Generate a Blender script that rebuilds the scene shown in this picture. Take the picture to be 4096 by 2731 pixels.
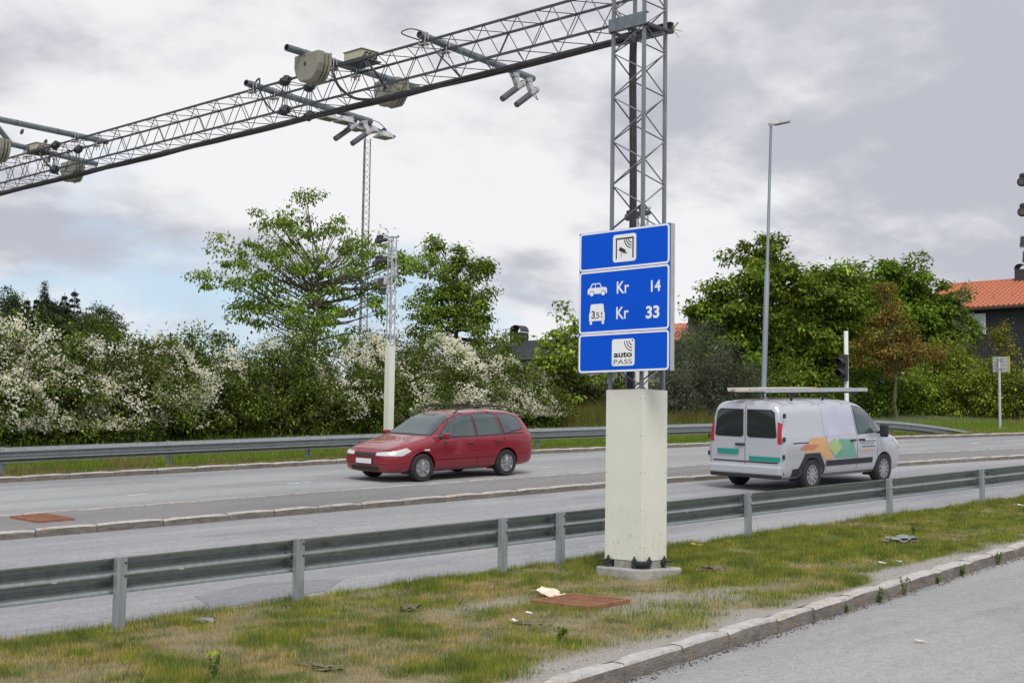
import bpy, bmesh, math, random
import numpy as np
from mathutils import Vector, Matrix
from mathutils.bvhtree import BVHTree
R = math.radians
random.seed(7); rng = np.random.default_rng(11)
scene = bpy.context.scene
for o in list(bpy.data.objects): bpy.data.objects.remove(o)

# ------------------------------------------------------------------ camera
# world: X runs along the road (uphill), Y across it, Z up.  The road climbs G per metre and is banked GY per metre.
G, GY, Y0 = 0.04844, 0.04162, 11.81
def basis(b, pit, rol):
    fw = Vector((math.cos(b)*math.cos(pit), math.sin(b)*math.cos(pit), math.sin(pit)))
    r = Vector((math.sin(b), -math.cos(b), 0)); u = r.cross(fw)
    return math.cos(rol)*r+math.sin(rol)*u, -math.sin(rol)*r+math.cos(rol)*u, fw
cr, cu, cf = basis(0.76992, 0.07773, 0.01477)
cd = bpy.data.cameras.new('camera'); cam = bpy.data.objects.new('camera', cd)
scene.collection.objects.link(cam); scene.camera = cam
cd.lens = 50.03; cd.sensor_width = 36; cd.clip_end = 3000; cd.clip_start = 0.1
M = Matrix((cr, cu, -cf)).transposed().to_4x4(); M.translation = (0, 0, 1.997); cam.matrix_world = M
scene.render.resolution_x, scene.render.resolution_y = 1024, 682

# ------------------------------------------------------------------ sky, sun, exposure
SUN_EL, SUN_AZ = R(52), R(228)      # direction towards the sun, azimuth from +X
sv = Vector((math.cos(SUN_EL)*math.cos(SUN_AZ), math.cos(SUN_EL)*math.sin(SUN_AZ), math.sin(SUN_EL)))
world = bpy.data.worlds.new('World'); scene.world = world; world.use_nodes = True
nt = world.node_tree; nt.nodes.clear()
def N(t, **k):
    n = nt.nodes.new(t)
    for a, v in k.items():
        if a in n.inputs.keys() if hasattr(n.inputs, 'keys') else False: n.inputs[a].default_value = v
        else: setattr(n, a, v)
    return n
def L(a, b): nt.links.new(a, b)
sky = N('ShaderNodeTexSky', sky_type='NISHITA', sun_disc=False, sun_elevation=SUN_EL, sun_rotation=R(90)-SUN_AZ)
sky.air_density = 1.0; sky.dust_density = 1.5; sky.ozone_density = 2.0
tc = N('ShaderNodeTexCoord'); sep = N('ShaderNodeSeparateXYZ'); L(tc.outputs['Generated'], sep.inputs[0])
def MT(op, a, b=None, clamp=False):
    n = N('ShaderNodeMath', operation=op, use_clamp=clamp)
    for i, x in enumerate((a, b)):
        if x is None: continue
        if isinstance(x, (int, float)): n.inputs[i].default_value = x
        else: L(x, n.inputs[i])
    return n.outputs[0]
zz = MT('MAXIMUM', sep.outputs[2], 0.0)
den = MT('ADD', zz, 0.30)
comb = N('ShaderNodeCombineXYZ')
L(MT('DIVIDE', sep.outputs[0], den), comb.inputs[0]); L(MT('DIVIDE', sep.outputs[1], den), comb.inputs[1])
comb.inputs[2].default_value = 0.37
def noise(scale, detail, rough, off, dist=0.0, vec=None):
    mp = N('ShaderNodeMapping'); mp.inputs['Location'].default_value = off; L(vec or comb.outputs[0], mp.inputs[0])
    n = N('ShaderNodeTexNoise'); n.inputs['Scale'].default_value = scale; n.inputs['Detail'].default_value = detail
    n.inputs['Roughness'].default_value = rough; n.inputs['Distortion'].default_value = dist
    L(mp.outputs[0], n.inputs['Vector']); return n.outputs[0]
def ramp(x, a, b, lo=0.0, hi=1.0):
    n = N('ShaderNodeMapRange', interpolation_type='SMOOTHERSTEP', clamp=True)
    L(x, n.inputs[0]); n.inputs[1].default_value = a; n.inputs[2].default_value = b
    n.inputs[3].default_value = lo; n.inputs[4].default_value = hi; return n.outputs[0]
def MIX(f, a, b):
    n = N('ShaderNodeMix', data_type='RGBA'); n.clamp_factor = True
    if isinstance(f, (int, float)): n.inputs[0].default_value = f
    else: L(f, n.inputs[0])
    for i, x in ((6, a), (7, b)):
        if isinstance(x, tuple): n.inputs[i].default_value = (*x, 1)
        else: L(x, n.inputs[i])
    return n.outputs[2]
SKY_STRENGTH = 0.1
OFF = (8.122, 0.33, 0.0)       # where in the cloud field the place lies
cover = noise(0.95, 8, .52, OFF, .15)
shade = noise(1.1, 8, .54, (28.62, 30.0, 2.0), .3)
fine = noise(4.5, 7, .58, (1.3, 8.1, 5.0), .15)
mid = noise(2.3, 8, .56, (14.3, 3.7, 9.0), .25)
mask = ramp(MT('ADD', MT('MULTIPLY', cover, .86), MT('MULTIPLY', fine, .14)), .365, .49)
sh = MT('ADD', MT('MULTIPLY', shade, .42), MT('ADD', MT('MULTIPLY', mid, .38), MT('MULTIPLY', fine, .20)))
white = (5.55, 5.55, 5.65); grey = (3.2, 3.27, 3.7)
cloud = MIX(ramp(sh, .43, .57), white, grey)
blue = MIX(.7, sky.outputs[0], (3.5, 4.4, 5.3))
col = MIX(mask, blue, cloud)
bg = N('ShaderNodeBackground'); bg.inputs[1].default_value = SKY_STRENGTH; L(col, bg.inputs[0])
out = N('ShaderNodeOutputWorld'); L(bg.outputs[0], out.inputs[0])
sd = bpy.data.lights.new('sun', 'SUN'); sd.energy = 1.5; sd.angle = R(28); sd.color = (1, .95, .88)
so = bpy.data.objects.new('sun', sd); scene.collection.objects.link(so)
so.rotation_euler = (-sv).to_track_quat('-Z', 'Y').to_euler(); so.location = (0, 0, 40)
vs = scene.view_settings; vs.view_transform = 'Standard'; vs.look = 'None'; vs.exposure = 0.7; vs.gamma = 1
vs.use_curve_mapping = False

# ------------------------------------------------------------------ helpers
C = scene.collection
ORG = {}
class MB:
    def __init__(s): s.v = []; s.f = []
    def add(s, vs_, fs):
        n = len(s.v); s.v += [tuple(v) for v in vs_]; s.f += [tuple(i+n for i in f) for f in fs]; return s
    def box(s, c, d, M=None):
        hx, hy, hz = d[0]/2, d[1]/2, d[2]/2
        vv = [Vector((x*hx, y*hy, z*hz)) for x in (-1, 1) for y in (-1, 1) for z in (-1, 1)]
        if M is not None: vv = [M @ v for v in vv]
        vv = [v+Vector(c) for v in vv]
        return s.add(vv, [(0, 1, 3, 2), (4, 6, 7, 5), (0, 4, 5, 1), (2, 3, 7, 6), (0, 2, 6, 4), (1, 5, 7, 3)])
    def b2(s, a, b): # box by min/max corner
        return s.box([(a[i]+b[i])/2 for i in range(3)], [abs(b[i]-a[i]) for i in range(3)])
    def tube(s, pts, r, n=8, cap=True):
        pts = [Vector(p) for p in pts]; k = len(pts); rr = r if isinstance(r, (list, tuple)) else [r]*k
        base = len(s.v); ref = None
        for i, p in enumerate(pts):
            d = (pts[min(i+1, k-1)]-pts[max(i-1, 0)])
            if d.length < 1e-9: d = Vector((0, 0, 1))
            d.normalize()
            if ref is None: ref = d.orthogonal().normalized()
            ref = (ref-d*ref.dot(d))
            if ref.length < 1e-6: ref = d.orthogonal()
            ref.normalize(); w = d.cross(ref)
            for j in range(n):
                a = 2*math.pi*(j+.5)/n; s.v.append(tuple(p+(ref*math.cos(a)+w*math.sin(a))*rr[i]))
        for i in range(k-1):
            for j in range(n):
                a = base+i*n+j; b = base+i*n+(j+1) % n
                s.f.append((a, b, b+n, a+n))
        if cap:
            s.f.append(tuple(base+j for j in reversed(range(n)))); s.f.append(tuple(base+(k-1)*n+j for j in range(n)))
        return s
    def bar(s, p, q, w, d, up=(0, 0, 1)):
        p = Vector(p); q = Vector(q); a = (q-p).normalized(); u = Vector(up); u = (u-a*u.dot(a))
        if u.length < 1e-6: u = a.orthogonal()
        u.normalize(); t = a.cross(u)
        vv = [e+t*sx*w/2+u*sy*d/2 for e in (p, q) for sx, sy in ((-1, -1), (1, -1), (1, 1), (-1, 1))]
        return s.add(vv, [(3, 2, 1, 0), (4, 5, 6, 7), (0, 1, 5, 4), (1, 2, 6, 5), (2, 3, 7, 6), (3, 0, 4, 7)])
    def lathe(s, prof, p, axis, n=16):  # prof list of (r, h)
        ax = Vector(axis).normalized(); u = ax.orthogonal().normalized(); w = ax.cross(u); p = Vector(p); b = len(s.v)
        for r, h in prof:
            for j in range(n):
                a = 2*math.pi*j/n; s.v.append(tuple(p+ax*h+(u*math.cos(a)+w*math.sin(a))*r))
        for i in range(len(prof)-1):
            for j in range(n):
                a0 = b+i*n+j; a1 = b+i*n+(j+1) % n; s.f.append((a0, a1, a1+n, a0+n))
        s.f.append(tuple(b+j for j in reversed(range(n)))); s.f.append(tuple(b+(len(prof)-1)*n+j for j in range(n)))
        return s
    def prism(s, poly, fn, d0, d1):  # poly 2d, fn(u,v,d)->xyz
        n = len(poly)
        vv = [fn(u, v, d0) for u, v in poly]+[fn(u, v, d1) for u, v in poly]
        return s.add(vv, [tuple(range(n)), tuple(range(2*n-1, n-1, -1))]+[(i, i+n, (i+1) % n+n, (i+1) % n) for i in range(n)])
    def sweep(s, prof, path, closed=False):  # prof [(dy,dz)] ; path [(x,y,z, ny)] profile laid in the YZ plane
        n = len(prof); b = len(s.v)
        for (x, y, z) in path:
            for dy, dz in prof: s.v.append((x, y+dy, z+dz))
        for i in range(len(path)-1):
            for j in range(n if closed else n-1):
                a = b+i*n+j; c = b+i*n+(j+1) % n; s.f.append((a, c, c+n, a+n))
        return s
    def mesh(s, name, off=(0, 0, 0)):
        me = bpy.data.meshes.new(name); ox, oy, oz = off
        me.from_pydata([(x-ox, y-oy, z-oz) for x, y, z in s.v], [], s.f)
        bm = bmesh.new(); bm.from_mesh(me); bmesh.ops.recalc_face_normals(bm, faces=bm.faces); bm.to_mesh(me); bm.free()
        return me
    def build(s, name, mat, parent=None, smooth=False, bevel=0.0, local=False, loc=None, angle=40):
        if parent is not None: org = (0, 0, 0) if local else ORG.get(parent.name, (0, 0, 0))
        else: org = loc or (0, 0, 0)
        me = s.mesh(name, org); return link(name, me, mat, parent, smooth, bevel, org, angle, at=loc if parent is None else None)
def link(name, me, mat, parent=None, smooth=False, bevel=0.0, org=(0, 0, 0), angle=40, at=None):
    o = bpy.data.objects.new(name, me); C.objects.link(o)
    if mat is not None and len(me.materials) == 0: me.materials.append(mat)
    if smooth:
        me.polygons.foreach_set('use_smooth', [True]*len(me.polygons))
        try: me.set_sharp_from_angle(angle=R(angle))
        except Exception: pass
    if bevel: 
        b = o.modifiers.new('bevel', 'BEVEL'); b.width = bevel; b.segments = 2; b.limit_method = 'ANGLE'
    if parent is not None: o.parent = parent
    if at is not None: o.location = at
    ORG[o.name] = org
    return o
def thing(name, label, cat, loc=(0, 0, 0), group=None, rot=None):
    o = bpy.data.objects.new(name, None); C.objects.link(o); o.location = loc; o.empty_display_size = .2
    if rot is not None: o.rotation_euler = rot
    ORG[o.name] = tuple(loc); tag(o, label, cat, group); return o
def tag(o, label=None, cat=None, group=None, kind=None):
    if label: o['label'] = label
    if cat: o['category'] = cat
    if group: o['group'] = group
    if kind: o['kind'] = kind
    return o
def inst(name, me, parent, M, mat=None):
    o = bpy.data.objects.new(name, me); C.objects.link(o); o.parent = parent
    if mat is not None and len(me.materials) == 0: me.materials.append(mat)
    o.matrix_local = Matrix.Translation(-Vector(ORG.get(parent.name, (0, 0, 0)))) @ M; ORG[o.name] = ORG.get(parent.name, (0, 0, 0))
    return o
def evaluated(o):
    dg = bpy.context.evaluated_depsgraph_get(); dg.update()
    return bpy.data.meshes.new_from_object(o.evaluated_get(dg))
_vn = {}
def vn(x, y, scale, seed=0):
    if seed not in _vn: _vn[seed] = np.random.default_rng(1000+seed).random((256, 256))
    T = _vn[seed]; x = np.asarray(x, float)*scale+100; y = np.asarray(y, float)*scale+100
    i = np.floor(x).astype(int); j = np.floor(y).astype(int); fx = x-i; fy = y-j
    fx = fx*fx*(3-2*fx); fy = fy*fy*(3-2*fy); i %= 255; j %= 255
    return (T[i, j]*(1-fx)+T[i+1, j]*fx)*(1-fy)+(T[i, j+1]*(1-fx)+T[i+1, j+1]*fx)*fy
def fbm(x, y, s, seed=0): return .55*vn(x, y, s, seed)+.3*vn(x, y, s*2.1, seed+1)+.15*vn(x, y, s*4.3, seed+2)
def curve(X, Y):  # the road bends gently towards the camera's side further uphill
    w = min(1.0, max(0.0, (Y-12)/7)); d = min(max(0.0, X-20), 45)
    return Y-.004*d*d*w-(max(0.0, X-65)*.36*w)
def gz(X, Y): return G*X+GY*max(0.0, Y-Y0)

# ------------------------------------------------------------------ materials
def newmat(name):
    m = bpy.data.materials.new(name); m.use_nodes = True; n = m.node_tree; b = n.nodes['Principled BSDF']; return m, n, b
def pm(name, c1, c2=None, scale=8, rough=.6, metal=0.0, bump=0.0, bscale=40, spec=.5, detail=5, stretch=(1, 1, 1), lo=.35, hi=.65, coat=0.0, c3=None, s3=60, lo3=.6, hi3=.75, rough2=None):
    m, n, b = newmat(name); nd = n.nodes; ln = n.links
    b.inputs['Roughness'].default_value = rough; b.inputs['Metallic'].default_value = metal
    b.inputs['Specular IOR Level'].default_value = spec; b.inputs['Coat Weight'].default_value = coat
    b.inputs['Base Color'].default_value = (*c1, 1)
    t = nd.new('ShaderNodeTexCoord'); mp = nd.new('ShaderNodeMapping'); mp.inputs['Scale'].default_value = stretch
    ln.new(t.outputs['Object'], mp.inputs[0])
    def nz(sc, de=5.0):
        x = nd.new('ShaderNodeTexNoise'); x.inputs['Scale'].default_value = sc; x.inputs['Detail'].default_value = de
        x.inputs['Roughness'].default_value = .62; ln.new(mp.outputs[0], x.inputs['Vector']); return x.outputs[0]
    def mr(x, a, bb, l=0, h=1):
        y = nd.new('ShaderNodeMapRange'); ln.new(x, y.inputs[0]); y.inputs[1].default_value = a; y.inputs[2].default_value = bb
        y.inputs[3].default_value = l; y.inputs[4].default_value = h; return y.outputs[0]
    def mx(f, a, c):
        y = nd.new('ShaderNodeMix'); y.data_type = 'RGBA'; ln.new(f, y.inputs[0])
        for i, v in ((6, a), (7, c)):
            if isinstance(v, tuple): y.inputs[i].default_value = (*v, 1)
            else: ln.new(v, y.inputs[i])
        return y.outputs[2]
    colr = None
    if c2 is not None:
        nn = nz(scale, detail); colr = mx(mr(nn, lo, hi), c1, c2)
        if rough2 is not None: ln.new(mr(nn, lo, hi, rough, rough2), b.inputs['Roughness'])
    if c3 is not None: colr = mx(mr(nz(s3, 3), lo3, hi3), colr if colr is not None else c1, c3)
    if colr is not None: ln.new(colr, b.inputs['Base Color'])
    if bump:
        bp = nd.new('ShaderNodeBump'); bp.inputs['Strength'].default_value = bump; bp.inputs['Distance'].default_value = .02
        ln.new(nz(bscale, 4), bp.inputs['Height']); ln.new(bp.outputs[0], b.inputs['Normal'])
    return m
def leafmat(name, trans=.35, rough=.5, spec=.12):
    m, n, b = newmat(name); nd = n.nodes; ln = n.links
    a = nd.new('ShaderNodeAttribute'); a.attribute_name = 'tint'
    b.inputs['Roughness'].default_value = rough; b.inputs['Specular IOR Level'].default_value = spec
    ln.new(a.outputs['Color'], b.inputs['Base Color'])
    tr = nd.new('ShaderNodeBsdfTranslucent'); hs = nd.new('ShaderNodeHueSaturation'); hs.inputs['Value'].default_value = 1.25; hs.inputs['Hue'].default_value = .49
    ln.new(a.outputs['Color'], hs.inputs['Color']); ln.new(hs.outputs[0], tr.inputs[0])
    mi = nd.new('ShaderNodeMixShader'); mi.inputs[0].default_value = trans
    ln.new(b.outputs[0], mi.inputs[1]); ln.new(tr.outputs[0], mi.inputs[2]); ln.new(mi.outputs[0], nd['Material Output'].inputs[0]); return m

def asphalt(name, c1, c2, c3, crk=.3):
    m, n, b = newmat(name); nd = n.nodes; ln = n.links
    t = nd.new('ShaderNodeTexCoord')
    def nz(sc, de, st=(1, 1, 1), off=(0, 0, 0)):
        mp = nd.new('ShaderNodeMapping'); mp.inputs['Scale'].default_value = st; mp.inputs['Location'].default_value = off; ln.new(t.outputs['Object'], mp.inputs[0])
        x = nd.new('ShaderNodeTexNoise'); x.inputs['Scale'].default_value = sc; x.inputs['Detail'].default_value = de; x.inputs['Roughness'].default_value = .65
        ln.new(mp.outputs[0], x.inputs['Vector']); return x.outputs[0]
    def mr(x, a, bb, l=0, h=1):
        y = nd.new('ShaderNodeMapRange'); ln.new(x, y.inputs[0]); y.inputs[1].default_value = a; y.inputs[2].default_value = bb; y.inputs[3].default_value = l; y.inputs[4].default_value = h; return y.outputs[0]
    def mx(f, a, c, mode='MIX'):
        y = nd.new('ShaderNodeMix'); y.data_type = 'RGBA'; y.blend_type = mode
        if isinstance(f, float): y.inputs[0].default_value = f
        else: ln.new(f, y.inputs[0])
        for i, v in ((6, a), (7, c)):
            if isinstance(v, tuple): y.inputs[i].default_value = (*v, 1)
            else: ln.new(v, y.inputs[i])
        return y.outputs[2]
    tracks = mx(mr(nz(.75, 5, (.06, 1, 1)), .40, .60), c1, c2)                    # worn wheel tracks along X
    stains = mx(mr(nz(.8, 6, (.35, 1, 1), (7, 3, 0)), .55, .72, 0, .7), tracks, c3)
    vo = nd.new('ShaderNodeTexVoronoi'); vo.inputs['Scale'].default_value = 95; ln.new(t.outputs['Object'], vo.inputs['Vector'])
    grain = mx(mr(vo.outputs['Color'], .1, .9, 0, 1), (.72, .72, .72), (1.24, 1.24, 1.245))
    mott = mx(mr(nz(9, 5), .3, .7), (.88, .88, .88), (1.10, 1.10, 1.10)); colr = mx(.9, stains, mx(1.0, mx(1.0, stains, mott, 'MULTIPLY'), grain, 'MULTIPLY'))
    crack = nd.new('ShaderNodeTexVoronoi'); crack.feature = 'DISTANCE_TO_EDGE'; crack.inputs['Scale'].default_value = .22
    mp = nd.new('ShaderNodeMapping'); mp.inputs['Scale'].default_value = (.6, 1, 1); ln.new(t.outputs['Object'], mp.inputs[0])
    ad = nd.new('ShaderNodeMixRGB'); ad.blend_type = 'ADD'; ad.inputs[0].default_value = .9; ln.new(mp.outputs[0], ad.inputs[1])
    nn = nd.new('ShaderNodeTexNoise'); nn.inputs['Scale'].default_value = 1.5; ln.new(t.outputs['Object'], nn.inputs['Vector']); ln.new(nn.outputs['Color'], ad.inputs[2])
    ln.new(ad.outputs[0], crack.inputs['Vector'])
    colr = mx(mr(crack.outputs['Distance'], .0, .004, crk, 0), colr, (.10, .10, .10))
    ln.new(colr, b.inputs['Base Color']); b.inputs['Roughness'].default_value = .85; b.inputs['Specular IOR Level'].default_value = .3
    bp = nd.new('ShaderNodeBump'); bp.inputs['Strength'].default_value = .5; bp.inputs['Distance'].default_value = .006
    ln.new(vo.outputs['Distance'], bp.inputs['Height']); ln.new(bp.outputs[0], b.inputs['Normal'])
    return m
m_road = asphalt('asphalt_road', (.36, .36, .362), (.27, .27, .284), (.20, .20, .21))
m_road2 = asphalt('asphalt_far', (.35, .355, .35), (.27, .27, .278), (.20, .20, .208))
m_lot = asphalt('asphalt_lot', (.36, .355, .35), (.31, .307, .305), (.20, .20, .205), .06)
m_med = asphalt('asphalt_median', (.235, .228, .222), (.20, .193, .19), (.165, .158, .156))
m_mark = pm('worn_paint', (.72, .72, .70), (.40, .40, .40), 18, .7, lo=.5, hi=.62, bump=.2)
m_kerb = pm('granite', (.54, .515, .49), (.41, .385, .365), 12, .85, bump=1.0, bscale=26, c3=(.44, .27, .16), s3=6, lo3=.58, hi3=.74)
m_kface = pm('dark_granite_face', (.25, .225, .20), (.15, .13, .115), 11, .9, bump=1.0, bscale=35, c3=(.30, .18, .09), s3=6, lo3=.58, hi3=.78, stretch=(.6, .6, 1.5))  # darker tone for front and end faces; tops stay paler
m_soil = pm('soil', (.10, .09, .045), (.23, .18, .11), 3.5, .95, bump=1.0, bscale=30, c3=(.06, .09, .02), s3=8, lo3=.5, hi3=.65)
m_farsoil = pm('far_ground', (.05, .075, .02), (.11, .11, .05), 1.2, .95, bump=.6, bscale=12)
m_gravel = pm('gravel', (.34, .31, .28), (.22, .20, .17), 20, .95, bump=1.0, bscale=90, c3=(.5, .48, .46), s3=120, lo3=.6, hi3=.7)
m_steel = pm('galvanised', (.40, .43, .43), (.30, .33, .335), 14, .38, .85, bump=.08, bscale=60, c3=(.22, .22, .21), s3=5, lo3=.58, hi3=.8)
m_pipe = pm('weathered_pipe', (.22, .255, .275), (.16, .185, .20), 9, .45, .6)
m_post = pm('galvanised_post', (.40, .44, .46), (.30, .33, .35), 10, .5, .55, c3=(.28, .26, .24), s3=7, lo3=.6, hi3=.8, stretch=(1, 1, .25))
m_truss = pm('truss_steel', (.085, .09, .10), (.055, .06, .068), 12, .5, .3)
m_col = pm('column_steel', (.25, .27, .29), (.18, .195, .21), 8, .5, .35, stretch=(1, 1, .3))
m_alu = pm('pale_aluminium', (.62, .63, .64), (.48, .49, .5), 10, .4, .5)
m_beige = pm('beige_paint', (.73, .725, .635), (.69, .685, .60), 3, .5, bump=.05, bscale=8, c3=(.22, .20, .18), s3=13, lo3=.74, hi3=.80)
nd_b = m_beige.node_tree.nodes; ln_b = m_beige.node_tree.links; pb = nd_b['Principled BSDF']
def _scuff():
    src = pb.inputs['Base Color'].links[0].from_socket; t = nd_b.new('ShaderNodeTexCoord'); mp = nd_b.new('ShaderNodeMapping'); mp.inputs['Scale'].default_value = (1, 1, .45); ln_b.new(t.outputs['Object'], mp.inputs[0])
    n1 = nd_b.new('ShaderNodeTexNoise'); n1.inputs['Scale'].default_value = 22; n1.inputs['Detail'].default_value = 6; ln_b.new(mp.outputs[0], n1.inputs['Vector'])
    sp = nd_b.new('ShaderNodeSeparateXYZ'); ln_b.new(t.outputs['Object'], sp.inputs[0])
    a = nd_b.new('ShaderNodeMapRange'); ln_b.new(n1.outputs[0], a.inputs[0]); a.inputs[1].default_value = .58; a.inputs[2].default_value = .70
    z = nd_b.new('ShaderNodeMapRange'); ln_b.new(sp.outputs[2], z.inputs[0]); z.inputs[1].default_value = .85; z.inputs[2].default_value = .35; z.inputs[3].default_value = 0; z.inputs[4].default_value = .32
    m_ = nd_b.new('ShaderNodeMath'); m_.operation = 'MULTIPLY'; ln_b.new(a.outputs[0], m_.inputs[0]); ln_b.new(z.outputs[0], m_.inputs[1])
    x = nd_b.new('ShaderNodeMix'); x.data_type = 'RGBA'; ln_b.new(m_.outputs[0], x.inputs[0]); ln_b.new(src, x.inputs[6]); x.inputs[7].default_value = (.20, .18, .15, 1); ln_b.new(x.outputs[2], pb.inputs['Base Color'])
_scuff()
m_conc = pm('concrete', (.45, .435, .405), (.30, .29, .27), 9, .9, bump=.7, bscale=50)
m_iron = pm('dark_iron', (.075, .085, .095), (.05, .055, .06), 20, .5, .6)
m_cable = pm('black_cable', (.035, .03, .032), (.055, .045, .046), 10, .5)
m_hous = pm('olive_grey_shell', (.27, .255, .205), (.235, .225, .18), 6, .5)
m_cream = pm('cream_box', (.50, .47, .36), (.42, .39, .29), 6, .55)
m_sleeve = pm('dark_sleeve', (.07, .073, .082), (.09, .093, .1), 30, .55)
m_chrome = pm('brushed_chrome', (.62, .59, .56), (.5, .47, .44), 30, .25, .9)
m_lens = pm('lens_glass', (.16, .15, .12), (.12, .11, .09), 5, .2)
m_flood = pm('flood_glass', (.12, .17, .045), (.09, .12, .03), 20, .25)
m_blue = pm('sign_blue', (.0, .085, .64), (.0, .095, .68), 2, .55, spec=.15)
m_white = pm('sign_white', (.90, .90, .90), (.86, .87, .87), 5, .5, spec=.3)
m_black = pm('sign_black', (.025, .022, .024), (.03, .03, .03), 5, .5)
m_signside = pm('sign_channel', (.50, .50, .45), (.44, .44, .40), 6, .5, .3)
m_rust = pm('rusty_iron', (.33, .15, .085), (.23, .10, .055), 9, .85, bump=.6, bscale=50, c3=(.38, .18, .10), s3=25)
m_plast = pm('black_plastic', (.03, .032, .036), (.045, .047, .05), 12, .45)
m_yellow = pm('yellow_strap', (.60, .46, .03), (.5, .38, .02), 12, .6)
m_lampgrey = pm('lamp_pole', (.26, .31, .345), (.21, .25, .28), 4, .45, .3, stretch=(1, 1, .2))
m_head = pm('lamp_head', (.42, .42, .39), (.33, .33, .3), 8, .5)
m_bark = pm('bark', (.13, .10, .075), (.075, .06, .045), 14, .9, bump=.9, bscale=30, stretch=(1, 1, .25))
m_bark2 = pm('mossy_bark', (.15, .13, .085), (.10, .10, .05), 10, .9, bump=.9, bscale=30, stretch=(1, 1, .25))
m_leaf = leafmat('leaf', .30, .6, .14)
m_needle = leafmat('needle', .15, .7)
m_petal = leafmat('petal', .35, .6)
m_grass = leafmat('grass_blade', .3, .7, .06)
m_paper = pm('waste_paper', (.72, .56, .40), (.80, .68, .54), 9, .8)
m_whitebit = pm('white_litter', (.78, .78, .76), (.66, .66, .66), 20, .7)
m_wood = pm('weathered_wood', (.20, .175, .15), (.13, .115, .10), 6, .85, stretch=(8, 8, .6))
m_stone = pm('lichen_stone', (.16, .165, .16), (.30, .31, .29), 14, .9, bump=.8, bscale=25)

# ------------------------------------------------------------------ ground, roads, kerbs
def sheet(name, xs, ys, h, mat, kind='structure', follow=True, jitter=None, parent=None):
    xs = list(xs); ys = list(ys); v = []; f = []
    for X in xs:
        for Y in ys:
            yy = curve(X, Y) if follow else Y
            hh = h(X, Y) if callable(h) else h
            v.append((X, yy, gz(X, yy)+hh))
    m = len(ys)
    for i in range(len(xs)-1):
        for j in range(m-1): f.append((i*m+j, (i+1)*m+j, (i+1)*m+j+1, i*m+j+1))
    b = MB(); b.v = v; b.f = f
    o = b.build(name, mat, parent, smooth=True)
    if kind: o['kind'] = kind
    return o
def ar(a, b, s): return np.arange(a, b+s*.5, s).tolist()
def kerb_near(X): return 6.91+.128*(X-7.6)     # front top edge of the kerb beside the parking area
# far ground sheet reaching the horizon
gb = MB(); gx = [-900, -300, -120, -60]+ar(-40, 120, 8)+[200, 400, 900, 1600]; gy = [-900, -300, -100]+ar(-40, 120, 8)+[180, 300, 600, 1200, 1800]
for X in gx:
    for Y in gy:
        gb.v.append((X, Y, G*min(max(X, -30), 80)+GY*min(max(0, Y-Y0), 45)-.45))
for i in range(len(gx)-1):
    for j in range(len(gy)-1):
        m = len(gy); gb.f.append((i*m+j, (i+1)*m+j, (i+1)*m+j+1, i*m+j+1))
tag(gb.build('ground', m_farsoil, smooth=True), kind='structure')
lot = MB()
lx = ar(-30, 60, 1.0)
for X in lx:
    for k in range(9):
        Y = -40+(kerb_near(X)+.05+40)*(k/8)
        lot.v.append((X, Y, G*X-.15))
for i in range(len(lx)-1):
    for j in range(8): lot.f.append((i*9+j, (i+1)*9+j, (i+1)*9+j+1, i*9+j+1))
tag(lot.build('parking_lot', m_lot), kind='structure')
xs = ar(-30, 130, 1.0)
near_road = sheet('near_roadway', xs, [12.0, 13.5, 15, 16.5, 18, 19.3], -.12, m_road)
median = sheet('median', xs, [19.36, 20.2, 21.24], -.012, m_med)
far_road = sheet('far_roadway', xs, [21.3, 23, 25, 26.5, 27.95], -.12, m_road2)
# verge with grass between the parking area and the road
def verge_h(X, Y):
    d = Y-kerb_near(X)
    e = .035*(fbm(np.array([X]), np.array([Y]), 1.6, 3)[0]-.5)*min(1, max(0, (d-.15)/.5))
    if Y > 11.95: e -= min(1, (Y-11.95)/.25)*.14
    return e-.006
vb = MB(); vx = ar(-6, 46, .2); NV = 34
for X in vx:
    k0 = kerb_near(X)+.13
    for j in range(NV+1):
        Y = k0+(12.22-k0)*j/NV
        vb.v.append((X, Y, G*X+verge_h(X, Y)))
for i in range(len(vx)-1):
    for j in range(NV): vb.f.append((i*(NV+1)+j, (i+1)*(NV+1)+j, (i+1)*(NV+1)+j+1, i*(NV+1)+j+1))
me = vb.mesh('near_verge')
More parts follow.
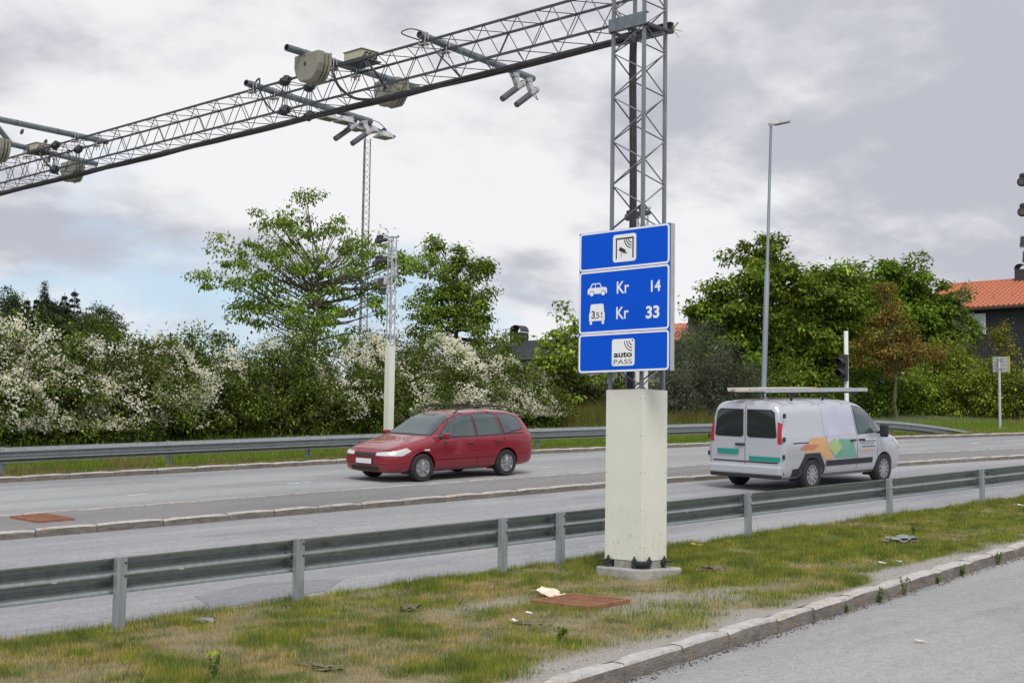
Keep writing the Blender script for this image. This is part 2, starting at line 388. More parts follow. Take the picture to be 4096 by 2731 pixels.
# soil / gravel material mixed by a gravel weight stored on the sheet
vm, vnn, vbs = newmat('verge_soil'); nd = vnn.nodes; ln = vnn.links
def _mixnodes():
    t = nd.new('ShaderNodeTexCoord'); a = nd.new('ShaderNodeAttribute'); a.attribute_name = 'gravel'
    def nz(s, d=5):
        x = nd.new('ShaderNodeTexNoise'); x.inputs['Scale'].default_value = s; x.inputs['Detail'].default_value = d; x.inputs['Roughness'].default_value = .65; ln.new(t.outputs['Object'], x.inputs['Vector']); return x.outputs[0]
    def mr(x, p, q, l=0, h=1):
        y = nd.new('ShaderNodeMapRange'); ln.new(x, y.inputs[0]); y.inputs[1].default_value = p; y.inputs[2].default_value = q; y.inputs[3].default_value = l; y.inputs[4].default_value = h; return y.outputs[0]
    def mx(f, p, q):
        y = nd.new('ShaderNodeMix'); y.data_type = 'RGBA'; ln.new(f, y.inputs[0])
        for i, v in ((6, p), (7, q)):
            if isinstance(v, tuple): y.inputs[i].default_value = (*v, 1)
            else: ln.new(v, y.inputs[i])
        return y.outputs[2]
    soil = mx(mr(nz(2.2), .38, .62), (.14, .13, .055), (.30, .245, .145)); soil = mx(mr(nz(60, 2), .35, .7), soil, (.22, .17, .105))
    grav = mx(mr(nz(45, 3), .35, .65), (.40, .37, .335), (.23, .205, .18)); grav = mx(mr(nz(130, 2), .58, .68), grav, (.55, .53, .51))
    ln.new(mx(a.outputs['Fac'], soil, grav), vbs.inputs['Base Color']); vbs.inputs['Roughness'].default_value = .95
    bp = nd.new('ShaderNodeBump'); bp.inputs['Strength'].default_value = .9; bp.inputs['Distance'].default_value = .012; ln.new(nz(70, 4), bp.inputs['Height']); ln.new(bp.outputs[0], vbs.inputs['Normal'])
_mixnodes()
def gravel_w(X, Y):
    X = np.asarray(X, float); Y = np.asarray(Y, float); d = Y-(7.00+.128*(X-7.6)); n = fbm(X, Y, 1.1, 21); n2 = vn(X, Y, 2.6, 25)
    w = np.clip(1.2-(d+.85*(n-.5)-.08)/np.where(X > 13, .30, .46), 0, 1)                                   # band along the kerb
    p = np.clip(1.3-np.hypot((X-11.4)/1.5, (Y-8.75)/.55)+.9*(n2-.5), 0, 1)           # bare patch before the rusty cover
    q = np.clip(1.4-np.hypot((X-10.1)/.55, (Y-10.05)/.32)+.6*(n2-.5), 0, 1)          # bare concrete-grey patch
    return np.maximum(np.maximum(w, p*.75), q*.8)
co = np.array(vb.v); att = me.attributes.new('gravel', 'FLOAT', 'POINT'); att.data.foreach_set('value', gravel_w(co[:, 0], co[:, 1]).astype('f4'))
o = link('near_verge', me, vm, None, True); o['kind'] = 'structure'
far_verge = sheet('far_verge', ar(-20, 120, 2), [28.12, 28.6, 29.2, 30, 32, 35, 40, 50, 62], lambda X, Y: -.01+.1*max(0, min(12, Y-30)), m_farsoil)

def kerb(name, path, joints, w, hgt, back):
    """path(s)->(x,y,z) of the front top edge; back = unit vector in XY pointing away from the road; returns structure with one child per stone"""
    root = bpy.data.objects.new(name, None); C.objects.link(root); root['kind'] = 'structure'; ORG[root.name] = (0, 0, 0)
    for a, b in zip(joints[:-1], joints[1:]):
        L_ = b-a; nseg = max(2, int(L_/.22)); g = .008; bm_ = MB(); st = []
        lift = random.uniform(-.006, .006); push = random.uniform(-.008, .008)
        for k in range(nseg+1):
            s = a+g+(L_-2*g)*k/nseg; x, y, z = path(s); bx, by = back
            j = lambda q=.008: random.uniform(-q, q)
            end = .012 if k in (0, nseg) else 0
            ring = [(push+.012+j(.004), -hgt-.08), (push+.006+j(), -hgt*.5+j()), (push+.0+end+j(), -.022-end+j(.005)), (push+.022+j(.006), -end+j(.004)), (w*.6, .004-end+j(.004)), (w, j(.004)-end), (w, -hgt-.08)]
            st.append([(x+bx*o_, y+by*o_, z+lift+zz_) for o_, zz_ in ring])
        n = 7
        for r_ in st: bm_.v += r_
        for k in range(nseg):
            for q in range(n): bm_.f.append((k*n+q, k*n+(q+1) % n, (k+1)*n+(q+1) % n, (k+1)*n+q))
        bm_.f.append(tuple(range(n))); bm_.f.append(tuple(nseg*n+q for q in range(n)))
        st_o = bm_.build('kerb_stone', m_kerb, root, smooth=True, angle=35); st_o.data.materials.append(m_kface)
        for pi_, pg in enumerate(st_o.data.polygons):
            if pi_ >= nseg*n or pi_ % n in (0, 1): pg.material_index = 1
    return root
def joints(a, b, lo, hi):
    js = [a]
    while js[-1] < b: js.append(js[-1]+random.uniform(lo, hi))
    return js
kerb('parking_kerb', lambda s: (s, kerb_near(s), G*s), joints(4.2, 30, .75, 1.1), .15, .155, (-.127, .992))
def mpath(Y): return lambda s: (s, curve(s, Y), gz(s, curve(s, Y)))
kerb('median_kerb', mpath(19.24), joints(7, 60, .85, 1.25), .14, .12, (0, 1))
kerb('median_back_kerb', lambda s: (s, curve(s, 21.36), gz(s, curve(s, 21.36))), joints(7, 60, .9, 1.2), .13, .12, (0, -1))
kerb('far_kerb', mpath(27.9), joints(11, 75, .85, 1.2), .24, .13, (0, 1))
# worn lane dashes on the far roadway, and seams
dash = bpy.data.objects.new('lane_marking', None); C.objects.link(dash); dash['kind'] = 'structure'; ORG['lane_marking'] = (0, 0, 0)
def mark(x0, x1, Y, w, h=-.114):
    b = MB(); n = max(2, int((x1-x0)/.15))
    for k in range(n+1):
        X = x0+(x1-x0)*k/n
        for s in (-1, 1):
            yy = Y+s*w/2+random.uniform(-.012, .012); b.v.append((X+(random.uniform(-.03, .03) if k in (0, n) else 0), yy, gz(X, yy)+h))
    for k in range(n): b.f.append((2*k, 2*k+2, 2*k+3, 2*k+1))
    return b.build('dash', m_mark, dash)
for x0, x1, Y in ((14.32, 14.72, 23.9), (18.16, 18.5, 24.07), (18.6, 18.8, 24.1), (25.7, 26.12, 23.86), (33.0, 33.6, 23.6), (41.5, 42.35, 23.1), (45.4, 46.0, 22.36), (49.6, 50.3, 21.4)): mark(x0, x1, Y, .11)
# darker asphalt repair on the near roadway
m_patch = asphalt('asphalt_repair', (.255, .255, .268), (.235, .235, .245), (.20, .20, .208))
rp = MB()
poly = [(8.6, 12.6), (10.2, 12.75), (10.9, 13.3), (9.9, 13.75), (8.9, 13.4)]
rp.add([(x, y, gz(x, y)-.116) for x, y in poly], [tuple(range(5))]); tag(rp.build('road_repair', m_patch), kind='structure')

# ------------------------------------------------------------------ guard rails
def wprof(h0, h1, depth, side):
    H = h1-h0; out_ = [(0.0, h0)]
    for k in range(25):
        t = k/24; b = .03+.94*t; out_.append((side*depth*(.5-.5*math.cos(4*math.pi*t))**1.5, h0+H*b))
    return out_+[(0.0, h1)]
def guardrail(name, label, Yf, joints_, posts, h0, h1, side, post_off, ends=None, zend=None):
    root = thing(name, label, 'guardrail', (posts[0], Yf(posts[0]), gz(posts[0], Yf(posts[0]))))
    pr = wprof(h0, h1, .085, side); full = pr+[(a+side*-.004, b) for a, b in reversed(pr)]
    for i, (a, b) in enumerate(zip(joints_[:-1], joints_[1:])):
        m = MB(); n = max(4, int((b-a)/.5)); path = []
        e = .004*(i % 2)*side
        for k in range(n+1):
            X = a-.16+(b-a+.16)*k/n; Y = Yf(X); dz = zend(X) if zend else 0; path.append((X, Y+e, gz(X, Y)+dz))
        m.sweep(full, path, True); m.f.append(tuple(range(len(full)))); m.f.append(tuple(n*len(full)+q for q in range(len(full))))
        p = m.build('rail_panel', m_steel, root, smooth=True, angle=50)
        # bolts of the lap joint and pale plates standing in for daylight through slots
        m2 = MB()
        for zf in (.16, .42, .60, .84):
            for dx in (-.11, -.03):
                X = a+dx; Y = Yf(X); off = (.5-.5*math.cos(4*math.pi*(zf-.03)/.94))**1.5*.085*side
                m2.lathe([(.012, -.012), (.012, .012), (.006, .014)], (X, Y+off, gz(X, Y)+h0+(h1-h0)*zf+(zend(X) if zend else 0)), (0, 1, 0), 6)
        tag(m2.build('joint_bolt', m_iron, p), kind='stuff')
        for fr in (.33, .66):
            X = a+(b-a)*fr; Y = Yf(X); MB().box((X, Y+.04*.058*side, gz(X, Y)+(h0+h1)/2+(zend(X) if zend else 0)), (.05, .010, .018)).build('slot_daylight', m_alu, p)
    for X in posts:
        Y = Yf(X)+post_off; m = MB(); z0 = gz(X, Y)-.25; z1 = gz(X, Y)+h1+.012+(zend(X) if zend else 0); w, d, t = .105, .06, .006
        dirp = 1 if post_off < 0 else -1
        # C-section: web facing away from the rail with two folded flanges and a pressed rib
        sec = [(-w/2, d/2), (-w/2, -d/2), (-.018, -d/2), (-.010, -d/2+.014), (.010, -d/2+.014), (.018, -d/2), (w/2, -d/2), (w/2, d/2), (w/2-t, d/2), (w/2-t, -d/2+t+.014), (-w/2+t, -d/2+t+.014), (-w/2+t, d/2)]
        m.prism([(a_, b_*dirp) for a_, b_ in sec], lambda u, v, zz_: (X+u, Y+v, zz_), z0, z1)
        pp = m.build('post', m_post, root)
        m = MB()
        for zb in (.05, .17): m.lathe([(.011, 0), (.011, .010), (.005, .014)], (X+.034, Y-dirp*(d/2), z1-zb), (0, -dirp, 0), 6)
        tag(m.build('bolt', m_iron, pp), kind='stuff')
    return root
nj = [1.08, 5.08, 9.08, 13.08, 17.08, 21.08, 25.08, 29.08, 33.08]
guardrail('guardrail', 'near galvanised guardrail seen from behind, posts in the grass beside the beige column', lambda X: 11.86, nj, [3.05, 7.03, 9.08, 12.07, 13.08, 17.08, 21.08, 24.38, 28.4, 32.4], .30, .63, 1, -.055)
fj = [6.1, 10.1, 14.1, 18.1, 22.1, 26.1, 30.1, 34.1, 38.1, 42.1, 46.1, 50.4]
guardrail('guardrail', 'far guardrail in front of the flowering shrubs, bending down to the ground at its end', lambda X: curve(X, 28.45)-.02, fj, [10.1, 14.1, 18.1, 22.1, 26.1, 30.1, 34.1, 38.6, 42.1, 46.1], .24, .57, -1, .07, zend=lambda X: -max(0, (X-44.5)/6)**1.6*.55)

# ------------------------------------------------------------------ toll gantry
CX0, CX1, CY0, CY1 = 12.638, 13.033, 10.192, 10.654      # column chord centre lines
BX0, BX1, BZ0, BZ1 = 12.64, 13.10, 7.045, 7.495           # beam chord centre lines
gantry = thing('toll_gantry', 'dark lattice steel gantry, square column on the verge carrying a beam over the road', 'gantry', (12.84, 10.42, .62))
for X in (CX0, CX1):
    for Y in (CY0, CY1):
        MB().bar((X, Y, .75), (X, Y, 8.6), .036, .036, (1, 0, 0)).build('column_chord', m_col, gantry)
for X in (BX0, BX1):
    for Z in (BZ0, BZ1):
        MB().bar((X, 10.2, Z), (X, 31.5, Z), .028, .028).build('beam_chord', m_truss, gantry)
brace_cache = {}
def brace(p, q, mat, r=.0068, parent=None):
    p = Vector(p); q = Vector(q); d = q-p; k = (round(d.length, 3), r, mat.name)
    if k not in brace_cache:
        b = MB().tube([(0, 0, 0), (0, 0, d.length)], r, 6); me_ = b.mesh('brace'); me_.materials.append(mat); brace_cache[k] = me_
    Mx = Matrix.Translation(p) @ Vector((0, 0, 1)).rotation_difference(d.normalized()).to_matrix().to_4x4()
    return inst('diagonal_brace', brace_cache[k], parent or gantry, Mx)
pitch = .262
nb = int((8.5-2.2)/pitch)
for k in range(nb):
    z0 = 2.25+k*pitch; z1 = z0+pitch; A, B = (0, 1) if k % 2 == 0 else (1, 0)
    ys_ = (CY0, CY1); xs_ = (CX0, CX1)
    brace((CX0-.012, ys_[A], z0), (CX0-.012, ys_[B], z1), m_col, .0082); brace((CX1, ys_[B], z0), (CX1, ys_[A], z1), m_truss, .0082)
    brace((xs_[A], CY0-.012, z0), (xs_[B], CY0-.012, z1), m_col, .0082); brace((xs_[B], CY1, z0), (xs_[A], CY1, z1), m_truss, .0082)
bp_ = .30; nb = int((28.6-10.75)/bp_)
for k in range(nb):
    y0 = 10.75+k*bp_; y1 = y0+bp_; A, B = (0, 1) if k % 2 == 0 else (1, 0); zs_ = (BZ0, BZ1); xs_ = (BX0, BX1)
    brace((BX0, y0, zs_[A]), (BX0, y1, zs_[B]), m_truss); brace((BX1, y0, zs_[A]), (BX1, y1, zs_[B]), m_truss)
    brace((xs_[A], y0, BZ1), (xs_[B], y1, BZ1), m_truss, .006); brace((xs_[B], y0, BZ0), (xs_[A], y1, BZ0), m_truss, .006)
# seating channels where the beam rests on the column
def channel(X, y0, y1, z0, z1, d):
    m = MB(); s = 1 if d > 0 else -1; t = .008
    m.prism([(0, z0), (d, z0), (d, z0+t), (s*t, z0+t), (s*t, z1-t), (d, z1-t), (d, z1), (0, z1)], lambda u, v, w_: (X+u, w_, v), y0, y1)
    return m.build('seat_channel', m_pipe, gantry)
channel(12.585, 10.13, 10.69, 6.955, 7.105, .07); channel(13.115, 10.13, 10.98, 6.955, 7.08, -.07)
for Y in (10.14, 10.41, 10.68): MB().bar((12.62, Y, 6.96), (13.1, Y, 6.96), .05, .03).build('cross_member', m_truss, gantry)
MB().bar((12.65, 10.2, 6.93), (13.05, 10.66, 6.93), .03, .02).build('cross_member', m_truss, gantry)
# column casing: four sheet-metal faces with a folded skirt, vertical corner seam
KX0, KX1, KY0, KY1, KZ0, KZ1 = 12.606, 13.05, 10.138, 10.69, .80, 2.735
cas = MB()
for a, b in (((KX0, KY0), (KX1, KY0)), ((KX1, KY0), (KX1, KY1)), ((KX1, KY1), (KX0, KY1)), ((KX0, KY1), (KX0, KY0))):
    m = MB(); d = Vector((b[0]-a[0], b[1]-a[1], 0)); nrm = Vector((d.y, -d.x, 0)).normalized(); g_ = d.normalized()*.0015
    p = Vector((*a, 0))+g_; q = Vector((*b, 0))-g_
    m.add([p+Vector((0, 0, KZ0)), q+Vector((0, 0, KZ0)), q+Vector((0, 0, KZ1)), p+Vector((0, 0, KZ1))]+[v-nrm*.012 for v in (p+Vector((0, 0, KZ0)), q+Vector((0, 0, KZ0)), q+Vector((0, 0, KZ1)), p+Vector((0, 0, KZ1)))],
          [(0, 1, 2, 3), (7, 6, 5, 4), (0, 4, 5, 1), (1, 5, 6, 2), (2, 6, 7, 3), (3, 7, 4, 0)])
    fp = m.build('casing_panel', m_beige, gantry, bevel=.003)
    rv = MB()
    for zz_ in np.arange(KZ0+.15, KZ1, .42):
        for e_ in (p+d.normalized()*.03, q-d.normalized()*.03): rv.lathe([(.007, 0), (.006, .003)], e_+Vector((0, 0, zz_)), nrm, 8)
    tag(rv.build('rivets', m_post, fp), kind='stuff')
    mid = (p+q)/2; sl = d.length*.23    # perforated skirt plate between the feet
    m = MB(); gd = d.normalized(); gp = mid+nrm*.004
    for i in range(22):
        c0 = gp-gd*sl+gd*(2*sl)*(i+.5)/22; m.bar(c0+Vector((0, 0, .70)), c0+Vector((0, 0, .795)), 2*sl/22*.62, .005, nrm)
    tag(m.build('skirt_grille', m_conc, fp), kind='stuff')
for X, sx in ((KX0, -1), (KX1, 1)):
    for Y, sy in ((KY0, -1), (KY1, 1)):
        m = MB(); cx, cy = X+sx*.015, Y+sy*.015
        m.box((cx-sx*.05, cy-sy*.05, .785), (.17, .17, .026)); ft_ = m.build('foot_plate', m_iron, gantry, bevel=.004)
        m = MB()
        for dx, dy in ((.02, -.10), (-.10, .02)):
            px, py = cx+sx*dx, cy+sy*dy
            m.lathe([(.026, 0), (.026, .024)], (px, py, .799), (0, 0, 1), 6); m.lathe([(.012, 0), (.012, .05)], (px, py, .80), (0, 0, 1), 8); m.lathe([(.024, 0), (.024, .03)], (px, py, .742), (0, 0, 1), 6); m.lathe([(.013, 0), (.013, .09)], (px, py, .68), (0, 0, 1), 8)
        tag(m.build('anchor_nut', m_iron, ft_), kind='stuff')
# footing
m = MB(); pl = [(12.53, 10.01), (13.14, 9.99), (13.21, 10.06), (13.22, 10.72), (13.15, 10.79), (12.55, 10.77), (12.49, 10.71), (12.48, 10.07)]
m.prism(pl, lambda u, v, w_: (u, v, w_), .45, .714); 
tag(m.build('concrete_footing', m_conc, loc=(12.9, 10.5, .62), bevel=.02), 'weathered concrete footing block under the beige gantry column', 'footing')
# cables: along the rear lower chord, over the seat and down the column
cb = thing('cable_bundle', 'thick bundle of black cables along the beam and down inside the lattice column', 'cable', (13.08, 12, 7.02))
for i in range(7):
    a = 2*math.pi*i/7; dx, dz = .03*math.cos(a)*(1+.3*(i % 2)), .026*math.sin(a)
    pts = [(13.075+dx+.006*math.sin(Y*3+i), Y, 7.0+dz+.008*math.sin(Y*2.1+i*1.7)) for Y in np.arange(31, 10.95, -.35)]
    e = (12.885+.026*math.cos(a), 10.555+.030*math.sin(a))
    pts += [(13.02+dx*.5, 10.78, 7.02+dz*.5), (12.95, 10.66, 7.0), (e[0], e[1], 6.86)]
    pts += [(e[0]+.010*math.sin(z*1.3+.4), e[1]+.016*math.sin(z*1.1), z) for z in np.arange(6.6, 2.4, -.25)]
    MB().tube(pts, .0175, 6).build('cable', m_cable, cb, smooth=True)
tag(MB().tube([(12.9, 10.58, 2.3), (12.9, 10.58, 3.1)], .045, 12).build('cable_duct', m_steel, loc=(12.9, 10.58, 2.3), smooth=True), 'round steel duct inside the lattice just below the blue sign', 'pipe')
# segment couplings of the beam
for Yc in (17.06, 24.0):
    for X in (BX0, BX1):
        for Z in (BZ0, BZ1):
            m = MB()
            for k in range(3):
                Mx = Matrix.Rotation(.5*k+.3, 3, 'Y') @ Matrix.Rotation(.4, 3, 'Z')
                m.box((X+.012*(k-1), Yc+.055*(k-1), Z-.005*k), (.125-.02*abs(k-1), .075, .125-.02*abs(k-1)), Mx)
            cpl = m.build('segment_coupling', m_iron, gantry, bevel=.008)
            m = MB()
            for k in range(6):
                a = k*math.pi/3; m.tube([(X+.045*math.cos(a), Yc-.11, Z+.045*math.sin(a)), (X+.045*math.cos(a), Yc+.11, Z+.045*math.sin(a))], .009, 6)
            tag(m.build('coupling_bolt', m_truss, cpl), kind='stuff')
    for X in (BX0, BX1):
        for dy in (-.05, .0, .06): brace((X, Yc+dy, BZ0), (X, Yc+dy, BZ1), m_truss, .007)
    brace((BX0, Yc, BZ1), (BX1, Yc, BZ1), m_truss, .006); brace((BX0, Yc, BZ0), (BX1, Yc, BZ0), m_truss, .006)
yb = MB()
for k, (dx, dz) in enumerate(((.0, .02), (.05, -.10), (.08, -.02), (-.02, .06))): yb.bar((13.1, 10.13, 7.0), (13.1+dx, 10.10-.02*k, 7.0+dz), .018, .004)
tag(yb.build('strap', m_yellow, loc=(13.1, 10.13, 7.0)), 'frayed yellow strap at the right end of the gantry seat', 'strap')

# ------------------------------------------------------------------ blue price sign
SW, SH = 1.34, 1.645
def S(u, v, d=0.0): return (12.50-d, 11.03-u, 2.93+v)
sign = thing('toll_sign', 'blue three-panel toll price sign with white borders and pictograms on the lattice column', 'sign', (12.5, 10.36, 2.93))
def rrect(u0, v0, u1, v1, r, n=6):
    p = []
    for cx, cy, a0 in ((u1-r, v1-r, 0), (u0+r, v1-r, 90), (u0+r, v0+r, 180), (u1-r, v0+r, 270)):
        for k in range(n+1): a = R(a0+90*k/n); p.append((cx+r*math.cos(a), cy+r*math.sin(a)))
    return p
def flat(poly, d, mat, name, parent, th=.0012):
    b = MB(); b.prism(poly, S, d, d+th); return b.build(name, mat, parent)
def ringshape(o_, i_, d, mat, name, parent, th=.0012):
    b = MB(); n = len(o_)
    for dd in (d, d+th):
        for P in (o_, i_): b.v += [S(u, v, dd) for u, v in P]
    for i in range(n):
        j = (i+1) % n
        b.f += [(2*n+i, 2*n+j, 3*n+j, 3*n+i), (i, j, 2*n+j, 2*n+i), (n+i, n+j, 3*n+j, 3*n+i)]
    return b.build(name, mat, parent)
def disc(cu_, cv_, r, n=20): return [(cu_+r*math.cos(2*math.pi*k/n), cv_+r*math.sin(2*math.pi*k/n)) for k in range(n)]
def arc(cu_, cv_, r, w, a0, a1, n=14):
    o_ = [(cu_+(r+w/2)*math.cos(R(a0+(a1-a0)*k/n)), cv_+(r+w/2)*math.sin(R(a0+(a1-a0)*k/n))) for k in range(n+1)]
    i_ = [(cu_+(r-w/2)*math.cos(R(a0+(a1-a0)*k/n)), cv_+(r-w/2)*math.sin(R(a0+(a1-a0)*k/n))) for k in range(n, -1, -1)]
    return o_+i_
def lettering(txt, u0, v0, u1, v1, d, mat, parent, bold=0.0, sp=1.0, fn=None, name='lettering'):
    cu2 = bpy.data.curves.new('t', 'FONT'); cu2.body = txt; cu2.size = 1; cu2.offset = bold; cu2.extrude = .001; cu2.space_character = sp; cu2.resolution_u = 4
    to = bpy.data.objects.new('t', cu2); C.objects.link(to); me_ = evaluated(to); bpy.data.objects.remove(to); bpy.data.curves.remove(cu2)
    cc = np.empty(len(me_.vertices)*3); me_.vertices.foreach_get('co', cc); cc = cc.reshape(-1, 3); a, b = cc.min(0), cc.max(0); me2 = MB()
    fn = fn or S
    for x, y, z in cc:
        me2.v.append(fn(u0+(x-a[0])/(b[0]-a[0])*(u1-u0), v0+(y-a[1])/(b[1]-a[1])*(v1-v0), d+(.0012 if z > 0 else 0)))
    me2.f = [tuple(p.vertices) for p in me_.polygons]; bpy.data.meshes.remove(me_)
    return me2.build(name, mat, parent)
pan = []
for v0, v1 in ((1.190, SH), (.456, 1.187), (0, .453)):
    b = MB(); b.prism(rrect(0, v0, SW, v1, .008, 2), S, -.012, 0); p = b.build('panel', m_blue, sign); pan.append(p)
    ringshape(rrect(.004, v0+.003, SW-.004, v1-.003, .045), rrect(.028, v0+.024, SW-.028, v1-.024, .026), .0008, m_white, 'border', p)
p = pan[0]
flat(rrect(.515, 1.262, .858, 1.580, .035), .0012, m_white, 'pictogram_plate', p)
flat([(.557, 1.30), (.575, 1.30), (.575, 1.522), (.803, 1.522), (.803, 1.30), (.822, 1.30), (.822, 1.540), (.557, 1.540)], .0026, m_black, 'gate_symbol', p)
flat([(.625, 1.437), (.598, 1.400), (.692, 1.353), (.708, 1.394)], .0026, m_black, 'camera_symbol', p); flat(disc(.713, 1.362, .011), .0026, m_black, 'camera_symbol', p)
flat([(.636, 1.317), (.643, 1.317), (.643, 1.368), (.636, 1.371)], .0026, m_black, 'camera_symbol', p)
for r_ in (.112, .082, .052): flat(arc(.797, 1.527, r_, .012, 186, 266), .0026, m_black, 'wave_symbol', p)
p = pan[1]
flat([(.137, .918), (.133, .962), (.148, .985), (.170, .992), (.200, 1.042), (.322, 1.042), (.350, .994), (.415, .987), (.430, .968), (.430, .918)], .0012, m_white, 'car_symbol', p)
flat([(.190, .992), (.212, 1.030), (.250, 1.030), (.250, .992)], .0026, m_blue, 'car_symbol_window', p); flat([(.260, .992), (.260, 1.030), (.316, 1.030), (.337, .992)], .0026, m_blue, 'car_symbol_window', p)
for uu in (.200, .374): flat(disc(uu, .922, .036), .0026, m_blue, 'car_symbol_wheel', p); flat(disc(uu, .921, .028), .0040, m_white, 'car_symbol_wheel', p)
flat([(.161, .602), (.161, .690), (.172, .702), (.182, .785), (.198, .799), (.364, .799), (.380, .785), (.388, .702), (.399, .690), (.399, .602)], .0012, m_white, 'truck_symbol', p)
for uu in (.172, .355): flat(rrect(uu, .562, uu+.034, .606, .008, 3), .0012, m_white, 'truck_symbol_wheel', p)
lettering('3', .198, .632, .250, .722, .0026, m_black, p, .015); lettering(',', .252, .612, .262, .645, .0026, m_black, p); lettering('5', .268, .632, .318, .702, .0026, m_black, p); lettering('t', .340, .632, .368, .706, .0026, m_black, p)
lettering('Kr', .577, .899, .758, 1.039, .0012, m_white, p, .012); lettering('14', 1.076, .889, 1.213, 1.018, .0012, m_white, p, .022)
lettering('Kr', .572, .606, .754, .745, .0012, m_white, p, .012); lettering('33', 1.007, .588, 1.198, .731, .0012, m_white, p, .03)
p = pan[2]
flat(rrect(.512, .068, .846, .376, .03), .0012, m_white, 'pictogram_plate', p)
for r_ in (.118, .085, .052): flat(arc(.817, .356, r_, .011, 183, 268), .0026, m_black, 'wave_symbol', p)
flat(disc(.815, .354, .010), .0026, m_black, 'wave_symbol', p)
lettering('auto', .541, .166, .813, .228, .0026, m_black, p, .03); lettering('PASS', .541, .089, .811, .142, .0026, m_black, p, -.006)
for u0 in (-.004, SW-.022):
    b = MB(); b.prism([(u0, 0), (u0+.026, 0), (u0+.026, SH), (u0, SH)], S, -.085, -.0125); b.build('edge_channel', m_signside, sign)
for v in (.12, .62, 1.05, 1.5):
    b = MB(); b.prism([(.02, v), (SW-.024, v), (SW-.024, v+.05), (.02, v+.05)], S, -.06, -.0125); rb = b.build('back_rail', m_steel, sign)
    for Y in (CY0, CY1): MB().b2((12.56, Y-.03, 2.93+v), (12.612, Y+.03, 2.93+v+.05)).build('clamp', m_steel, rb)

# ------------------------------------------------------------------ equipment on the gantry beam
def arm(p, q, label, extra=None, r=.052):
    p = Vector(p); q = Vector(q); t = thing('equipment_arm', label, 'pipe', tuple(p), 'pipe arms across the gantry beam')
    d = (q-p).normalized(); m = MB(); pts = [p]+([Vector(e) for e in extra] if extra else [])+[q]
    m.tube(pts, r, 16, False); n = len(m.v)
    m.tube(pts, r*.86, 16, False); k = len(pts)
    for j in range(16):
        j2 = (j+1) % 16; m.f.append((j, j2, n+j2, n+j)); a = (k-1)*16; m.f.append((a+j, a+j2, n+a+j2, n+a+j))
    m.build('pipe', m_pipe, t, smooth=True)
    for X in (BX0, BX1):
        s = (X-p.x)/d.x if not extra else (X-pts[-2].x)/d.x
        c0 = (p if not extra else pts[-2])+d*s; m = MB()
        for dy in (-.03, .03):
            cpos = c0+d*dy; m.lathe([(r+.008, -.006), (r+.008, .006)], cpos, d, 16)
            for s2 in (-1, 1): m.tube([cpos+Vector((0, s2*(r+.004), 0)), cpos+Vector((0, s2*(r+.004), -.19))], .007, 6)
        m.box(c0+Vector((0, 0, -.115)), (.10, .16, .012)); m.build('u_clamp', m_chrome, t)
    for s in (.28, .5, .72): MB().lathe([(r+.004, -.004), (r+.004, .004)], p+(q-p)*s, d, 16).build('cable_tie', m_cable, t)
    return t
arm((12.55, 13.985, 7.57), (15.2, 14.38, 7.57), 'galvanised pipe arm nearest the column, two tube cameras under its end')
arm((12.50, 17.87, 7.57), (15.42, 18.37, 7.57), 'galvanised pipe arm in mid beam holding tube cameras and floodlights')
arm((11.75, 15.855, 7.575), (14.45, 16.115, 7.575), 'galvanised pipe arm carrying a shield-shaped antenna at each end')
arm((9.6, 23.02, 7.575), (13.32, 23.36, 7.575), 'long pipe arm at the left of the beam without an antenna')
arm((11.85, 24.98, 8.0), (14.25, 25.37, 7.575), 'bent pipe arm at the left edge, under the cream box', extra=[(12.30, 25.045, 7.60)])
def wire(pts, r, label, mat=None):
    v = [Vector(p) for p in pts]; out_ = []
    for i in range(len(v)-1):
        p0, p1, p2, p3 = v[max(i-1, 0)], v[i], v[i+1], v[min(i+2, len(v)-1)]
        for k in range(6):
            t = k/6; out_.append(.5*((2*p1)+(p2-p0)*t+(2*p0-5*p1+4*p2-p3)*t*t+(3*p1-p0-3*p2+p3)*t**3))
    out_.append(v[-1]); return tag(MB().tube(out_, r, 6).build('cable', mat or m_cable, loc=tuple(v[0]), smooth=True), label, 'cable', 'loose cables on the gantry')
wire([(12.75, 14.03, 7.64), (12.5, 14.1, 7.66), (12.42, 14.2, 7.6), (12.6, 14.05, 7.52)], .009, 'black cable loop at the near end of the arm closest to the column')
wire([(12.72, 13.98, 7.54), (12.74, 13.85, 7.35), (12.8, 13.72, 7.2), (13.05, 13.7, 7.06)], .011, 'black cable hanging inside the beam beside the arm closest to the column')
wire([(12.7, 17.9, 7.63), (12.7, 17.8, 7.66), (12.68, 17.75, 7.45), (12.75, 17.5, 7.12), (13.05, 17.3, 7.05)], .014, 'black cable dropping from the mid-beam pipe arm')
wire([(12.6, 15.95, 7.52), (12.62, 15.9, 7.4), (12.7, 15.85, 7.2), (12.9, 15.75, 7.06), (13.07, 15.5, 7.03)], .02, 'thick black cable curving down beside the large antenna')
wire([(12.75, 15.35, 7.6), (12.66, 15.2, 7.45), (12.66, 15.0, 7.25), (12.9, 15.05, 7.08)], .02, 'thick black cable from the mid-beam cream box to the lower chord')
wire([(11.95, 15.87, 7.62), (11.98, 15.78, 7.55), (12.02, 15.8, 7.5), (12.1, 15.86, 7.62)], .006, 'thin wire loop above the large antenna')
wire([(12.7, 24.7, 7.6), (12.66, 24.6, 7.4), (12.7, 24.4, 7.2), (12.95, 24.45, 7.06)], .02, 'thick black cable under the left cream box')
wire([(15.15, 14.36, 7.52), (15.22, 14.36, 7.36), (15.28, 14.35, 7.26), (15.18, 14.34, 7.3)], .006, 'thin cable loop behind the tube cameras closest to the column')
